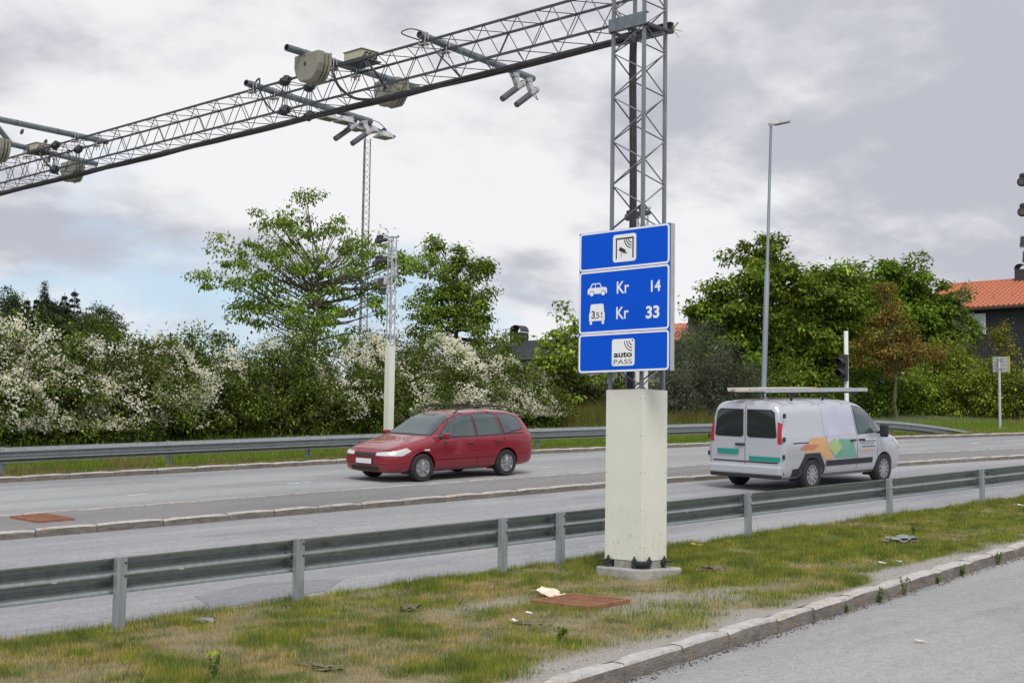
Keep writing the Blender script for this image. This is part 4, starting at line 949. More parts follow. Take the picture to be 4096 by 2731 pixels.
for k in (1, -1):
    P_(bvh, van, 'side_window', m_glass, [(1.42, 1.20), (1.02, 1.60), (.80, 1.74), (.38, 1.78), (.38, 1.17)], 'y', k); P_(bvh, van, 'quarter_light', m_glass, [(1.60, 1.18), (1.50, 1.19), (1.20, 1.50), (1.24, 1.51)], 'y', k)
    P_(bvh, van, 'window_film', m_lilac, [(.26, 1.16), (.26, 1.80), (-.95, 1.82), (-.98, 1.16)], 'y', k, .004); P_(bvh, van, 'wheel_arch_trim', m_trim, [(-.98, .25), (-.98, .52), (-1.2, .80), (-1.75, .80), (-1.98, .50), (-2.2, .48), (-2.2, .26), (-1.9, .26), (-1.86, .45), (-1.62, .70), (-1.32, .70), (-1.08, .45), (-1.06, .25)], 'y', k, .006)
    P_(bvh, van, 'side_moulding', m_trim, [(.95, .50), (.95, .62), (-.95, .62), (-.95, .50)], 'y', k, .012); P_(bvh, van, 'sill', m_trim, [(1.0, .24), (1.0, .33), (-.98, .33), (-.98, .24)], 'y', k, .005)
    for xx in (1.18, .32, -.92): P_(bvh, van, 'door_seam', m_trim, [(xx, .36), (xx-.014, .36), (xx-.014, 1.86 if xx < 1 else 1.2), (xx, 1.86 if xx < 1 else 1.2)], 'y', k, .002)
    P_(bvh, van, 'door_track', m_trim, [(-.95, 1.02), (-.95, 1.045), (-2.2, 1.045), (-2.2, 1.02)], 'y', k, .003)
    for xx in (.48, .12): MB().box((xx, k*.985, 1.03), (.22, .035, .045)).build('door_handle', m_trim, van, bevel=.01, local=True)
    P_(bvh, van, 'graphic', m_orange, [(-.70, .66), (-.95, 1.13), (-1.55, 1.13), (-1.80, .80), (-1.2, .82), (-.98, .64)], 'y', k, .0055); P_(bvh, van, 'graphic', m_lime, [(-.30, .90), (-.60, 1.10), (-.90, .95), (-.62, .70)], 'y', k, .007); P_(bvh, van, 'graphic', m_teal, [(.30, .64), (.10, 1.05), (-.42, 1.08), (-.62, .66)], 'y', k, .0055)
    P_(bvh, van, 'graphic', m_coral, [(-1.45, .86), (-1.2, .98), (-1.75, 1.0), (-1.95, .90)], 'y', k, .0075)
    for i, (x0, z_, mm) in enumerate(((.55, .98, m_navy), (.45, .93, m_teal), (.50, .86, m_navy), (.42, .78, m_orange))): P_(bvh, van, 'graphic_line', mm, [(x0+.55, z_), (x0+.55, z_+.025), (x0, z_+.025), (x0, z_)], 'y', k, .005)
    tl = P_(bvh, van, 'tail_light', m_tail, [(k*.79, 1.02), (k*.78, 1.50), (k*.86, 1.44), (k*.885, 1.02)], 'x', -1, .008, .06)
    P_(bvh, van, 'rear_window', m_glassd, [(k*.07, 1.20), (k*.07, 1.72), (k*.60, 1.72), (k*.68, 1.66), (k*.74, 1.20), (k*.70, 1.16), (k*.12, 1.16)], 'x', -1, .006)
    P_(bvh, van, 'headlight', m_headl, [(2.0, .90), (1.86, 1.02), (2.22, .94), (2.34, .80), (2.2, .78)], 'y', k, .006, .05); P_(bvh, van, 'headlight', m_headl, [(k*.5, .78), (k*.5, .86), (k*.84, .92), (k*.86, .80)], 'x', 1, .006, .06)
    mir = MB().box((1.22, k*1.10, 1.22), (.12, .20, .30)).build('wing_mirror', m_trim, van, bevel=.05, local=True); MB().bar((1.24, k*.93, 1.16), (1.23, k*1.02, 1.18), .05, .04).build('stalk', m_trim, mir, local=True)
    P_(bvh, van, 'bumper_corner', m_trim, [(k*.6, .30), (k*.6, .42), (k*.9, .42), (k*.88, .30)], 'x', -1, .008)
P_(bvh, van, 'windscreen', m_glass, [(-.80, 1.26), (-.70, 1.74), (-.4, 1.83), (.4, 1.83), (.70, 1.74), (.80, 1.26)], 'x', 1)
P_(bvh, van, 'door_seam', m_trim, [(-.006, .48), (-.006, 1.86), (.006, 1.86), (.006, .48)], 'x', -1, .002); MB().box((-2.49, .0, .45), (.16, 1.78, .20)).build('rear_bumper', m_van, van, bevel=.04, local=True); MB().box((-2.49, 0, .32), (.13, 1.70, .09)).build('bumper_lip', m_trim, van, bevel=.02, local=True)
gp = MB().box((-2.53, .42, .82), (.012, .52, .11)).build('number_plate', m_plateg, van, local=True); P_(bvh, van, 'rear_panel_line', m_trim, [(-.8, .60), (-.8, .63), (.8, .63), (.8, .60)], 'x', -1, .004); P_(bvh, van, 'rear_strip', m_plateg, [(-.85, .64), (-.85, .74), (-.1, .74), (-.1, .64)], 'x', -1, .005)
for k in (1, -1):
    for zz_ in (.75, 1.12, 1.62): MB().box((-2.47, k*.925, zz_), (.09, .03, .10)).build('hinge', m_trim, van, bevel=.008, local=True)
MB().box((-2.525, .12, .98), (.05, .22, .05)).build('door_handle', m_trim, van, bevel=.01, local=True); P_(bvh, van, 'grille', m_trim, [(-.5, .62), (-.5, .74), (.5, .74), (.5, .62)], 'x', 1, .006, .06)
for xx in (.45, -.75, -1.95):
    rb = MB().bar((xx, -.86, 2.09), (xx, .86, 2.09), .06, .035).build('rack_bar', m_trim, van, local=True)
    for k in (1, -1): MB().bar((xx, k*.74, 1.93), (xx, k*.78, 2.09), .06, .03).build('rack_foot', m_trim, rb, local=True)
vM = Matrix.Translation(van.location) @ van.rotation_euler.to_matrix().to_4x4()
def on_van(name, label, cat, build):
    t = thing(name, label, cat, tuple(vM @ Vector((-.95, 0, 2.11*.96))), 'load on the van roof', rot=van.rotation_euler); build(t); return t
def ladder(t):
    for y in (-.62, -.22):
        MB().b2((-1.75, y-.014, 0), (2.25, y+.014, .075)).build('rail', m_alu, t, local=True)
    for i in range(14): MB().tube([(-1.6+i*.28, -.61, .038), (-1.6+i*.28, -.23, .038)], .015, 8).build('rung', m_alu, t, local=True)
on_van('ladder', 'aluminium ladder on the near side of the van roof rack', 'ladder', ladder)
m_plank = pm('pale_plank', (.66, .60, .52), (.58, .51, .42), 5, .7, stretch=(.3, 6, 6))
def planks(t):
    for i in range(3): MB().b2((-1.75+.1*i, -.02+.16*i, .001), (2.0-.12*i, .13+.16*i, .04)).build('plank', m_plank, t, local=True)
    for i in range(2): MB().b2((-1.7, .02+.18*i, .042), (.9, .18+.18*i, .08)).build('plank', m_plank, t, local=True)
    MB().b2((.901, .02, .044), (1.2, .16, .082)).build('plank_end', m_yellow, t, local=True)
on_van('plank_stack', 'pale planks with a yellow end stacked on the van roof rack', 'planks', planks)

# ------------------------------------------------------------------ houses and fence
m_tile = pm('red_clay_tile', (.50, .165, .085), (.41, .125, .065), 6, .75, c3=(.55, .22, .12), s3=3, lo3=.5, hi3=.7)
m_dark = pm('dark_boards', (.022, .022, .026), (.032, .031, .035), 6, .7, stretch=(1, 6, .4)); m_roofd = pm('dark_tiles', (.028, .028, .036), (.04, .04, .05), 8, .7)
m_wboard = pm('pale_boards', (.52, .50, .46), (.44, .42, .385), 5, .7, stretch=(1, 6, .4)); m_frame = pm('window_white', (.75, .76, .77), (.7, .7, .7), 5, .5); m_pane = pm('sky_pane', (.25, .30, .34), (.5, .55, .58), 1.3, .05, spec=.9); m_clad = pm('chimney_clad', (.045, .047, .055), (.06, .062, .07), 12, .5, .3)
def house(name, label, X, y0, y1, zb, ze, zr, depth, wallm, roofm, tiles, board=.16):
    """long wall faces -X at x=X from y0 to y1; ridge at X+depth/2"""
    t = thing(name, label, 'house', (X, (y0+y1)/2, zb)); sl = (zr-ze)/(depth/2); ov = .45
    m = MB(); m.prism([(X, zb), (X+depth, zb), (X+depth, ze-.17), (X+depth/2, zr-.17), (X, ze-.17)], lambda u, v, w_: (u, w_, v), y0, y1); wall = m.build('wall', wallm, t)
    Yb = y0
    bme = MB().b2((-.02, -board*.40, zb), (0, board*.40, ze-.18)).mesh('board'); bme.materials.append(wallm)
    while Yb < y1: inst('board', bme, wall, Matrix.Translation((X-.004, Yb+board/2, 0))); Yb += board
    rf = MB(); 
    for s in (-1, 1):
        xe = X+depth/2+s*(depth/2+ov); zE = ze-sl*ov
        rf.add([(xe, y0-.5, zE), (xe, y1+.5, zE), (X+depth/2, y1+.5, zr), (X+depth/2, y0-.5, zr), (xe, y0-.5, zE-.16), (xe, y1+.5, zE-.16), (X+depth/2, y1+.5, zr-.16), (X+depth/2, y0-.5, zr-.16)], [(0, 1, 2, 3), (7, 6, 5, 4), (0, 4, 5, 1), (1, 5, 6, 2), (3, 7, 4, 0)])
    roof = rf.build('roof', roofm, t)
    MB().b2((X-ov-.10, y0-.5, ze-sl*ov-.16), (X-ov-.02, y1+.5, ze-sl*ov-.04)).build('gutter', m_dark, roof)
    if tiles:
        n = Vector((-sl, 0, 1)).normalized(); up = Vector((1, 0, sl)).normalized(); Ls = (depth/2+ov)*math.hypot(1, sl); row = .33; wd = .30
        tb = MB(); pf = [(-.15, .012), (-.09, .045), (-.02, .035), (.04, .0), (.10, .0), (.15, .012)]
        for dlt, lift in ((0, .03), (row*1.02, .0)):
            for u, h in pf: tb.v.append(tuple(up*dlt+Vector((0, u, 0))+n*(h+lift+.012)))
        for i in range(5): tb.f.append((i, i+1, i+7, i+6))
        for u, h in (pf[0], pf[-1]): pass
        b0 = len(tb.v)
        for u, h in pf: tb.v.append(tuple(Vector((0, u, 0))+n*(h)))
        for i in range(5): tb.f.append((i, b0+i, b0+i+1, i+1))
        tme = tb.mesh('roof_tile'); tme.materials.append(roofm); cnt = 0; rest = MB()
        e0 = Vector((X-ov, 0, ze-sl*ov)); cells = []
        for r_ in range(int(Ls/row)):
            yy = y0-.5+wd/2
            while yy < y1+.5: cells.append((yy > 33.2 and yy < 41.5, r_, yy)); yy += wd
        cells.sort(key=lambda q: (not q[0], -q[1]))
        for k, (vis, r_, yy) in enumerate(cells):
            o_ = e0+up*(row*r_); Mx = Matrix.Translation((o_.x, yy, o_.z))
            if k < 298: inst('roof_tile', tme, roof, Mx)
            else:
                nn = len(rest.v); rest.v += [tuple(Mx @ v.co) for v in tme.vertices]; rest.f += [tuple(nn+i for i in p.vertices) for p in tme.polygons]
        if rest.v: rest.build('roof_tiles', roofm, roof)['kind'] = 'stuff'
        MB().tube([(X+depth/2, y0-.5, zr+.02), (X+depth/2, y1+.5, zr+.02)], .09, 8).build('ridge_cap', roofm, roof)
        for yy in np.arange(max(y0, 33), min(y1, 42), 1.1): MB().bar((X-ov+1.1, yy, ze-sl*ov+1.1*sl+.04), (X-ov+1.1, yy, ze-sl*ov+1.1*sl+.30), .02, .02).build('snow_hook', m_iron, roof)
    return t, roof, wall
def window_(t, X, y0, y1, z0, z1):
    w = MB().b2((X-.05, y0, z0), (X-.03, y1, z1)).build('window', m_pane, t)
    m = MB()
    for a, b in (((X-.08, y0-.06, z0-.06), (X-.025, y1+.06, z0)), ((X-.08, y0-.06, z1), (X-.025, y1+.06, z1+.06)), ((X-.08, y0-.06, z0), (X-.025, y0, z1)), ((X-.08, y1, z0), (X-.025, y1+.06, z1))): m.b2(a, b)
    m.build('frame', m_frame, w); return w
def chimney(roof, x, y, z0, z1, sx, sy):
    c = MB().b2((x-sx/2, y-sy/2, z0), (x+sx/2, y+sy/2, z1)).build('chimney', m_clad, roof)
    m = MB()
    for zz_ in np.arange(z0+.15, z1, .15): m.b2((x-sx/2-.012, y-sy/2-.012, zz_), (x+sx/2+.012, y+sy/2+.012, zz_+.05))
    n = 10; r_ = sy/2+.02                                         # arched sheet-metal hood, open at the ends
    for i in range(n+1):
        a = math.pi*i/n
        for xx in (x-sx/2-.03, x+sx/2+.03):
            for rr2 in (r_, r_-.025): m.v.append((xx, y+rr2*math.cos(a), z1+.03+rr2*.9*math.sin(a)))
    b0 = len(m.v)-4*(n+1)
    for i in range(n):
        q = b0+4*i; m.f += [(q, q+2, q+6, q+4), (q+1, q+5, q+7, q+3), (q, q+4, q+5, q+1), (q+2, q+3, q+7, q+6)]
    tag(m.build('chimney_cladding', m_clad, roof), kind='stuff')
t, roof, wl = house('house', 'dark-boarded house with a red tiled roof behind the trees on the right', 76, 26, 40.3, 4.6, 10.75, 12.42, 7.0, m_dark, m_tile, True)
window_(t, 75.98, 36.5, 37.45, 9.08, 10.14); window_(t, 75.98, 30.2, 31.4, 9.0, 10.2); chimney(roof, 79.5, 35.9, 12.2, 13.0, .62, .62)
t, roof, wl = house('house', 'pale-boarded house with a dark roof behind the flowering shrubs', 62, 51.5, 63.4, 4.2, 7.75, 9.05, 6.0, m_wboard, m_roofd, False, .22)
chimney(roof, 64.8, 62.2, 8.75, 9.55, .7, .95); MB().tube([(63.6, 62.0, 8.3), (63.6, 62.0, 9.05)], .06, 8).build('vent_pipe', m_white, roof)
m = MB()
for r_ in range(10):
    for yy in np.arange(51.1, 63.8, .3):
        s = r_*.34; m.box((62-.45+s, yy, 7.75-.195+s*.433+.03), (.33, .27, .03), Matrix.Rotation(-.409+.05, 3, 'Y'))
m.build('roof_tiles', m_roofd, roof)['kind'] = 'stuff'
t, roof, wl = house('house', 'distant house with a red roof and dark chimney above the grey-green bush', 68, 51.0, 56, 5.2, 9.0, 10.2, 6.0, m_dark, m_tile, False, .3); chimney(roof, 69.2, 51.75, 9.4, 10.75, .6, .5)
fc = thing('picket_fence', 'weathered grey picket fence behind the shrubs at the right', 'fence', (63.3, 27, 3.8))
pme = None
for k in range(44):
    yy = 23.4+k*.18; zz_ = gz(63.4, yy)+.05
    if pme is None: b = MB(); b.prism([(-.055, 0), (.055, 0), (.055, 1.62), (0, 1.70), (-.055, 1.62)], lambda u, v, w_: (w_, u, v), -.012, .012); pme = b.mesh('picket'); pme.materials.append(m_wood)
    inst('picket', pme, fc, Matrix.Translation((63.35, yy, zz_+random.uniform(-.03, .03))) @ Matrix.Rotation(random.uniform(-.02, .02), 4, 'X'))
for h in (.45, 1.3): MB().bar((63.40, 23.3, gz(63.4, 23.3)+h), (63.40, 31.4, gz(63.4, 31.4)+h), .04, .09).build('rail', m_wood, fc)

# ------------------------------------------------------------------ vegetation
def norm(a): return a/np.maximum(np.linalg.norm(a, axis=1, keepdims=True), 1e-9)
def facemesh(name, V, F, tint, mat, parent=None, org=(0, 0, 0)):
    me_ = bpy.data.meshes.new(name); me_.from_pydata(V-np.array(org), [], F)
    a = me_.attributes.new('tint', 'FLOAT_COLOR', 'FACE'); c_ = np.ones((len(F), 4), 'f4'); c_[:, :3] = np.clip(tint, 0, .95); a.data.foreach_set('color', c_.ravel())
    me_.materials.append(mat); o = bpy.data.objects.new(name, me_); C.objects.link(o)
    if parent is not None: o.parent = parent
    ORG[o.name] = tuple(org); return o
def leaves(name, P, axis, nrm, Ln, Wd, tint, mat, parent, fold=.12):
    n = len(P); axis = norm(axis); side = norm(np.cross(axis, nrm)); nr = np.cross(side, axis); Ln = Ln[:, None]; Wd = Wd[:, None]
    V = np.empty((n, 4, 3)); V[:, 0] = P; V[:, 1] = P+axis*Ln*.45+side*Wd*.5+nr*Ln*fold; V[:, 2] = P+axis*Ln-nr*Ln*.1; V[:, 3] = P+axis*Ln*.45-side*Wd*.5+nr*Ln*fold
    return facemesh(name, V.reshape(-1, 3), np.arange(4*n).reshape(n, 4), tint, mat, parent, ORG[parent.name])
def pick(tints, n, g, spread=.22):
    T = np.array([t[:3] for t in tints]); w = np.array([t[3] for t in tints]); i = g.choice(len(T), n, p=w/w.sum()); return T[i]*np.exp(g.normal(0, spread, (n, 1)))
def blob_clumps(g, blobs, n, shell):
    w = np.array([b[6] if len(b) > 6 else b[3]*b[5] for b in blobs]); k = g.choice(len(blobs), n, p=w/w.sum()); B = np.array([b[:6] for b in blobs])[k]
    d = norm(g.normal(size=(n, 3))); r = shell+(1-shell)*g.random(n)**.6; r *= 1+.14*g.normal(size=n).clip(-1.5, 1.1)
    return B[:, :3]+d*B[:, 3:6]*r[:, None], d
def plant(name, label, cat, base, blobs, nclump, nleaf, csize, leaf, tints, seed, shell=.45, flat=.6, droop=.5, fork=.4, trunk=.12, nlimb=24, group=None, bark=None, stems=1, blossom=None, zmin=None, spray=0.0, mat=None, lspread=.22, core=0):
    g = np.random.default_rng(seed); t = thing(name, label, cat, base, group); b0 = np.array(base, float)
    Cc, D = blob_clumps(g, blobs, nclump, shell)
    if zmin is not None: Cc[:, 2] = np.maximum(Cc[:, 2], zmin+g.random(nclump)*.3)
    ztop = max(b[2]+b[5] for b in blobs); ctr = np.mean([b[:3] for b in blobs], axis=0)
    # leaves in every clump; clumps are flattened sprays
    cid = np.repeat(np.arange(nclump), nleaf); n = len(cid); cs = csize*np.exp(g.normal(0, .3, nclump))
    off = g.normal(size=(n, 3)).clip(-1.7, 1.7)*cs[cid][:, None]; off[:, 2] *= flat
    if spray: off += D[cid]*np.abs(g.normal(size=n)).clip(0, 1.5)[:, None]*spray*cs[cid][:, None]
    P = Cc[cid]+off
    if zmin is not None: P[:, 2] = np.maximum(P[:, 2], zmin-.1)
    outw = norm(off+D[cid]*cs[cid][:, None]*.8); rnd = g.normal(size=(n, 3))
    ax = outw*.7+rnd*.5+np.array([0, 0, -droop]); nr = outw*.5+np.array([0, 0, 1.0])+rnd*.45
    tint = pick(tints, n, g, lspread)*np.exp(g.normal(0, .16, nclump))[cid][:, None]
    if core:   # leaves deep inside the crown
        wc = np.array([b[3]*b[4]*b[5] for b in blobs]); kb = g.choice(len(blobs), core, p=wc/wc.sum()); Bc = np.array([b[:6] for b in blobs])[kb]
        Pc = Bc[:, :3]+norm(g.normal(size=(core, 3)))*Bc[:, 3:6]*(g.random((core, 1))**.5)*.78
        if zmin is not None: Pc[:, 2] = np.maximum(Pc[:, 2], zmin)
        P = np.concatenate([P, Pc]); ax = np.concatenate([ax, g.normal(size=(core, 3))]); nr = np.concatenate([nr, g.normal(size=(core, 3))]); tint = np.concatenate([tint, pick(tints, core, g, lspread)]); n += core
    leaves('crown' if stems == 1 else 'foliage', P, ax, nr, leaf[0]*np.exp(g.normal(0, .25, n)), leaf[1]*np.exp(g.normal(0, .25, n)), tint, mat or m_leaf, t)
    # trunk and limbs
    m = MB(); bark = bark or m_bark; zf = b0[2]+(ztop-b0[2])*fork; tops = []
    for s in range(stems):
        bx = b0+np.array([g.normal()*.12*stems**.5, g.normal()*.12*stems**.5, -.1]) if stems > 1 else b0-np.array([0, 0, .1])
        tx_ = np.array([ctr[0], ctr[1], zf])+(g.normal(size=3)*np.array([.4, .4, .1])*(stems > 1)); mid = (bx+tx_)/2+g.normal(size=3)*.06*(1+stems*.2)
        hi = np.array([ctr[0], ctr[1], ztop-(ztop-zf)*.25])+g.normal(size=3)*np.array([.15, .15, 0])*(1+stems)
        m.tube([bx, mid, tx_, (tx_+hi)/2+g.normal(size=3)*.08, hi], [trunk*1.25, trunk, trunk*.85, trunk*.45, trunk*.12], 8); tops.append((tx_, hi))
    for i in g.choice(nclump, min(nlimb, nclump), replace=False):
        a, h = tops[g.integers(len(tops))]; e = Cc[i]; f = np.clip((e[2]-a[2])/(h[2]-a[2]+1e-6)*.7, 0, .9); st_ = a+(h-a)*f; q = (st_+e)/2+np.array([0, 0, -.12])*np.linalg.norm(e-st_)*g.random()
        m.tube([st_, q, e], [trunk*.42*(1-f*.6), trunk*.25, trunk*.07], 6)
    m.build('trunk' if stems == 1 else 'stems', bark, t, smooth=True)
    if blossom:
        ns, per, size, btint = blossom; par = norm(g.normal(size=(max(3, ns//8), 3))-np.array([.6, .8, -.05])); pk = g.integers(len(par), size=ns); D2 = norm(par[pk]+g.normal(size=(ns, 3))*.36); bi = g.integers(len(blobs), size=len(par))[pk]; B = np.array([b[:6] for b in blobs])[bi]
        S0 = B[:, :3]+D2*B[:, 3:6]*(.88+.14*g.random((ns, 1))); run = norm(np.cross(D2, g.normal(size=(ns, 3)))+np.array([0, 0, -.25]))
        sid = np.repeat(np.arange(ns), per); k = len(sid); tt = g.random(k); PB = S0[sid]+run[sid]*((tt-.3)*.62)[:, None]+np.array([0, 0, -.16])*(tt**2)[:, None]+g.normal(size=(k, 3))*np.array([.075, .075, .06])+D2[sid]*.03
        keep = PB[:, 2] > (zmin or -9)+.5; PB = PB[keep]; k = len(PB); Vv = []; Tn = pick(btint, k, g, .10)
        ax1 = norm(g.normal(size=(k, 3))); ax2 = norm(np.cross(ax1, g.normal(size=(k, 3)))); ax3 = np.cross(ax1, ax2); sz = (size*np.exp(g.normal(0, .25, k)))[:, None]
        V = np.stack([PB-ax1*sz/2, PB+ax2*sz/2, PB+ax1*sz/2, PB-ax2*sz/2, PB-ax3*sz/2, PB+ax1*sz/2.4, PB+ax3*sz/2, PB-ax1*sz/2.4], 1).reshape(-1, 3)
        facemesh('blossom', V, np.arange(8*k).reshape(2*k, 4), np.repeat(Tn, 2, axis=0), m_petal, t, ORG[t.name])
    return t
GREEN = [(0.112, 0.177, 0.022, 5), (0.173, 0.248, 0.029, 3), (0.255, 0.320, 0.039, 1.5)]
DEEP = [(0.078, 0.135, 0.018, 5), (0.132, 0.199, 0.024, 3), (0.232, 0.284, 0.033, 1.5)]
LIGHT = [(0.195, 0.275, 0.033, 4), (0.273, 0.350, 0.050, 3), (0.117, 0.188, 0.022, 2)]
HEDGE = [(0.072, 0.109, 0.019, 4), (0.109, 0.167, 0.026, 4), (0.123, 0.131, 0.034, 2), (0.203, 0.261, 0.036, 1.6)]
GREY = [(0.138, 0.156, 0.102, 4), (0.100, 0.119, 0.072, 4), (0.188, 0.206, 0.138, 2)]
YEL = [(0.204, 0.264, 0.033, 4), (0.288, 0.336, 0.044, 3), (0.132, 0.180, 0.028, 3)]
BROWN = [(.19, .105, .03, 5), (.24, .155, .036, 3), (.32, .25, .04, 1.5), (.15, .17, .035, 4)]
CREAM = [(.88, .86, .72, 4), (.82, .79, .62, 3), (.92, .91, .82, 2)]
# row of mock-orange shrubs behind the far guardrail: x, height, half width, blossom sprays, label
row = [(15.6, 3.5, 1.3, 80, 'white-flowering shrub cut off by the left picture edge'), (17.3, 3.62, 1.35, 115, 'white-flowering shrub, most densely blossoming one at the far left'), (19.0, 3.45, 1.3, 95, 'white-flowering shrub, third from the left edge, below the dark hill trees'), (20.7, 3.3, 1.3, 85, 'white-flowering shrub below the open blue sky left of the spreading tree'), (22.5, 3.35, 1.35, 50, 'sparsely flowering shrub left of the spreading tree'), (24.4, 3.3, 1.35, 24, 'nearly all-green shrub under the spreading tree with few flowers low down'), (26.5, 3.3, 1.35, 30, 'shrub with few flowers between the tree trunk and the slim camera mast'), (28.7, 3.45, 1.4, 85, 'white-flowering shrub directly right of the slim camera mast'), (30.9, 3.55, 1.45, 130, 'tall densely white shrub below the pointed maple behind the red car'), (33.0, 2.95, 1.35, 120, 'densely white shrub in front of the dark roofed house'), (34.8, 2.35, 1.2, 75, 'lowest and rightmost white-flowering shrub, arching over grass')]
for i, (x, h, hw, ns, lab) in enumerate(row):
    h -= .42
    y = 33.3+.25*math.sin(i*2.1); z = gz(x, y)+.3; g_ = np.random.default_rng(50+i)
    bl = [(x, y, z+h*.42, hw, 1.7, h*.50, 3), (x+g_.uniform(-.5, .5), y-.5, z+h*.30, hw*1.0, 1.5, h*.36, 2), (x+g_.uniform(-.7, .7), y+.2, z+h*.70, hw*.7, 1.2, h*.30, 1.4), (x+g_.uniform(-.6, .6), y-.9, z+.45, hw, .9, .65, 1)]
    plant('flowering_shrub', lab, 'shrub', (x, y, z), bl, 150, 105, .165, (.095, .058), HEDGE, 100+i, core=3500, spray=.6, shell=.68, flat=.75, droop=.45, fork=.2, trunk=.03, nlimb=30, group='white-flowering shrubs along the far guardrail', stems=6, blossom=(int(ns*1.5), 44, .05, CREAM), zmin=z-.2, lspread=.3)
# trees
z = gz(27.7, 37)+.7
plant('spreading_tree', 'airy spreading young tree with layered branches rising above the flowering shrubs', 'tree', (27.75, 37, z), [(28.2, 37, 6.5, 2.0, 1.6, .6), (29.3, 37, 5.9, 1.5, 1.2, .45), (26.9, 37, 6.4, 1.2, 1.2, .45), (26.4, 37, 7.0, 1.5, 1.5, .45), (25.7, 37, 7.5, 1.5, 1.4, .35), (25.6, 37, 8.3, .9, 1.0, .22), (30.4, 37, 6.9, 1.6, 1.5, .5), (31.3, 37, 7.9, 1.2, 1.1, .4), (32.0, 37, 8.5, 1.4, 1.0, .25, .7), (33.3, 37, 8.7, .9, .5, .12, .5), (31.0, 37, 8.9, 1.0, .9, .3), (28.2, 37, 8.3, 2.1, 1.8, .7), (29.7, 37, 7.7, 1.8, 1.7, .5), (28.5, 37, 9.4, 1.2, 1.0, .5), (28.35, 37, 10.1, .45, .5, .4), (26.7, 37, 9.35, .9, .8, .25), (30.0, 37, 9.1, .9, .8, .3), (27.0, 37, 8.0, 1.3, 1.2, .4)], 180, 80, .20, (.115, .07), [(.14, .23, .028, 4), (.20, .29, .036, 3), (.26, .34, .05, 1.5), (.09, .16, .022, 2)], 7, shell=.35, flat=.45, droop=1.0, fork=.16, trunk=.095, nlimb=95, spray=.5)
z = gz(39.6, 42)+1.1
plant('maple_tree', 'pointed young maple with three spires behind the flowering shrubs', 'tree', (39.9, 42, z), [(38.85, 42, 9.0, .5, .55, 1.45), (40.0, 42, 8.9, .6, .6, 1.3), (41.4, 42, 8.7, .65, .7, 1.45), (39.6, 42, 8.0, 1.6, 1.3, .7), (39.7, 42, 6.9, 1.9, 1.8, .8), (42.3, 42, 6.4, 1.2, 1.2, .6), (38.0, 42, 7.6, .6, .7, .7), (38.75, 42, 10.2, .22, .2, .45, .35), (40.1, 42, 10.0, .2, .2, .4, .3), (41.6, 42, 9.8, .2, .2, .4, .3)], 165, 85, .20, (.125, .095), GREEN[1:]+LIGHT[2:]+GREEN[:1], 8, shell=.4, flat=.55, droop=.7, fork=.35, trunk=.12, nlimb=60)
z = gz(40.2, 36)+.6
plant('maple_sapling', 'light green maple sapling just left of the blue sign', 'tree', (40.3, 36.0, z), [(40.1, 36.1, 5.9, .95, 1.0, 1.0), (39.9, 36.1, 7.0, .5, .5, .75), (40.8, 36, 6.6, .7, .7, .6), (39.3, 36.2, 5.4, .7, .7, .45), (40.5, 36, 4.6, .8, .8, .6)], 62, 46, .17, (.16, .12), LIGHT, 9, shell=.3, flat=.5, droop=.7, fork=.3, trunk=.05, nlimb=40)
z = gz(52.5, 34.9)+.5
plant('maple_tree', 'big dense dark green maple behind the street lamp', 'tree', (52.5, 34.9, z), [(52.2, 34.8, 7.2, 3.1, 3.0, 3.2), (51.9, 34.8, 10.1, 1.5, 1.5, 1.5), (50.7, 36.4, 6.6, 1.4, 1.6, 2.0), (50.6, 36.2, 8.6, 1.0, 1.1, .9), (50.0, 36.9, 7.6, .9, 1.0, .9), (54.6, 32.3, 9.0, 1.0, 1.0, 1.0), (53.8, 33.2, 8.6, 1.7, 1.6, 1.6), (53.9, 33.3, 6.2, 1.9, 1.8, 1.9), (52.0, 33.6, 5.2, 1.9, 1.6, 1.4)], 300, 190, .25, (.175, .13), [(a*1.2, b*1.15, c_, w) for a, b, c_, w in DEEP], 12, core=16000, shell=.72, flat=.5, spray=.6, droop=.75, fork=.3, trunk=.22, nlimb=60)
z = gz(65.3, 35.6)+.5
plant('maple_tree', 'bright green maple between the big dark maple and the red roof', 'tree', (65.3, 35.6, z), [(65.2, 35.6, 8.8, 2.5, 2.6, 2.6), (63.4, 37.6, 8.2, 1.6, 1.7, 3.0), (66.2, 34.4, 7.7, 1.5, 1.6, 2.3), (65.0, 35.6, 10.9, 1.4, 1.5, 1.1), (66.6, 33.9, 8.4, .8, .9, 1.2)], 220, 170, .25, (.195, .14), [(.10, .175, .018, 4), (.16, .25, .025, 3), (.22, .31, .035, 1.5)], 13, core=10000, shell=.7, flat=.5, spray=.6, droop=.6, fork=.3, trunk=.2, nlimb=50)
z = gz(52.7, 29.1)+.02
plant('young_tree', 'young street tree with withered brown and orange foliage', 'tree', (52.65, 29.08, z), [(52.2, 29.1, 6.7, 1.05, 1.15, 1.25), (52.1, 29.15, 8.2, .6, .65, .8), (51.5, 29.9, 6.3, .7, .8, .8), (52.8, 28.5, 6.3, .75, .8, .9), (52.0, 29.2, 8.95, .3, .3, .4), (53.4, 27.9, 6.2, .4, .45, .4)], 110, 58, .18, (.12, .07), BROWN, 14, shell=.25, flat=.6, droop=.7, fork=.36, trunk=.075, nlimb=70, bark=m_bark2)
z = gz(58.9, 29.3)+.3
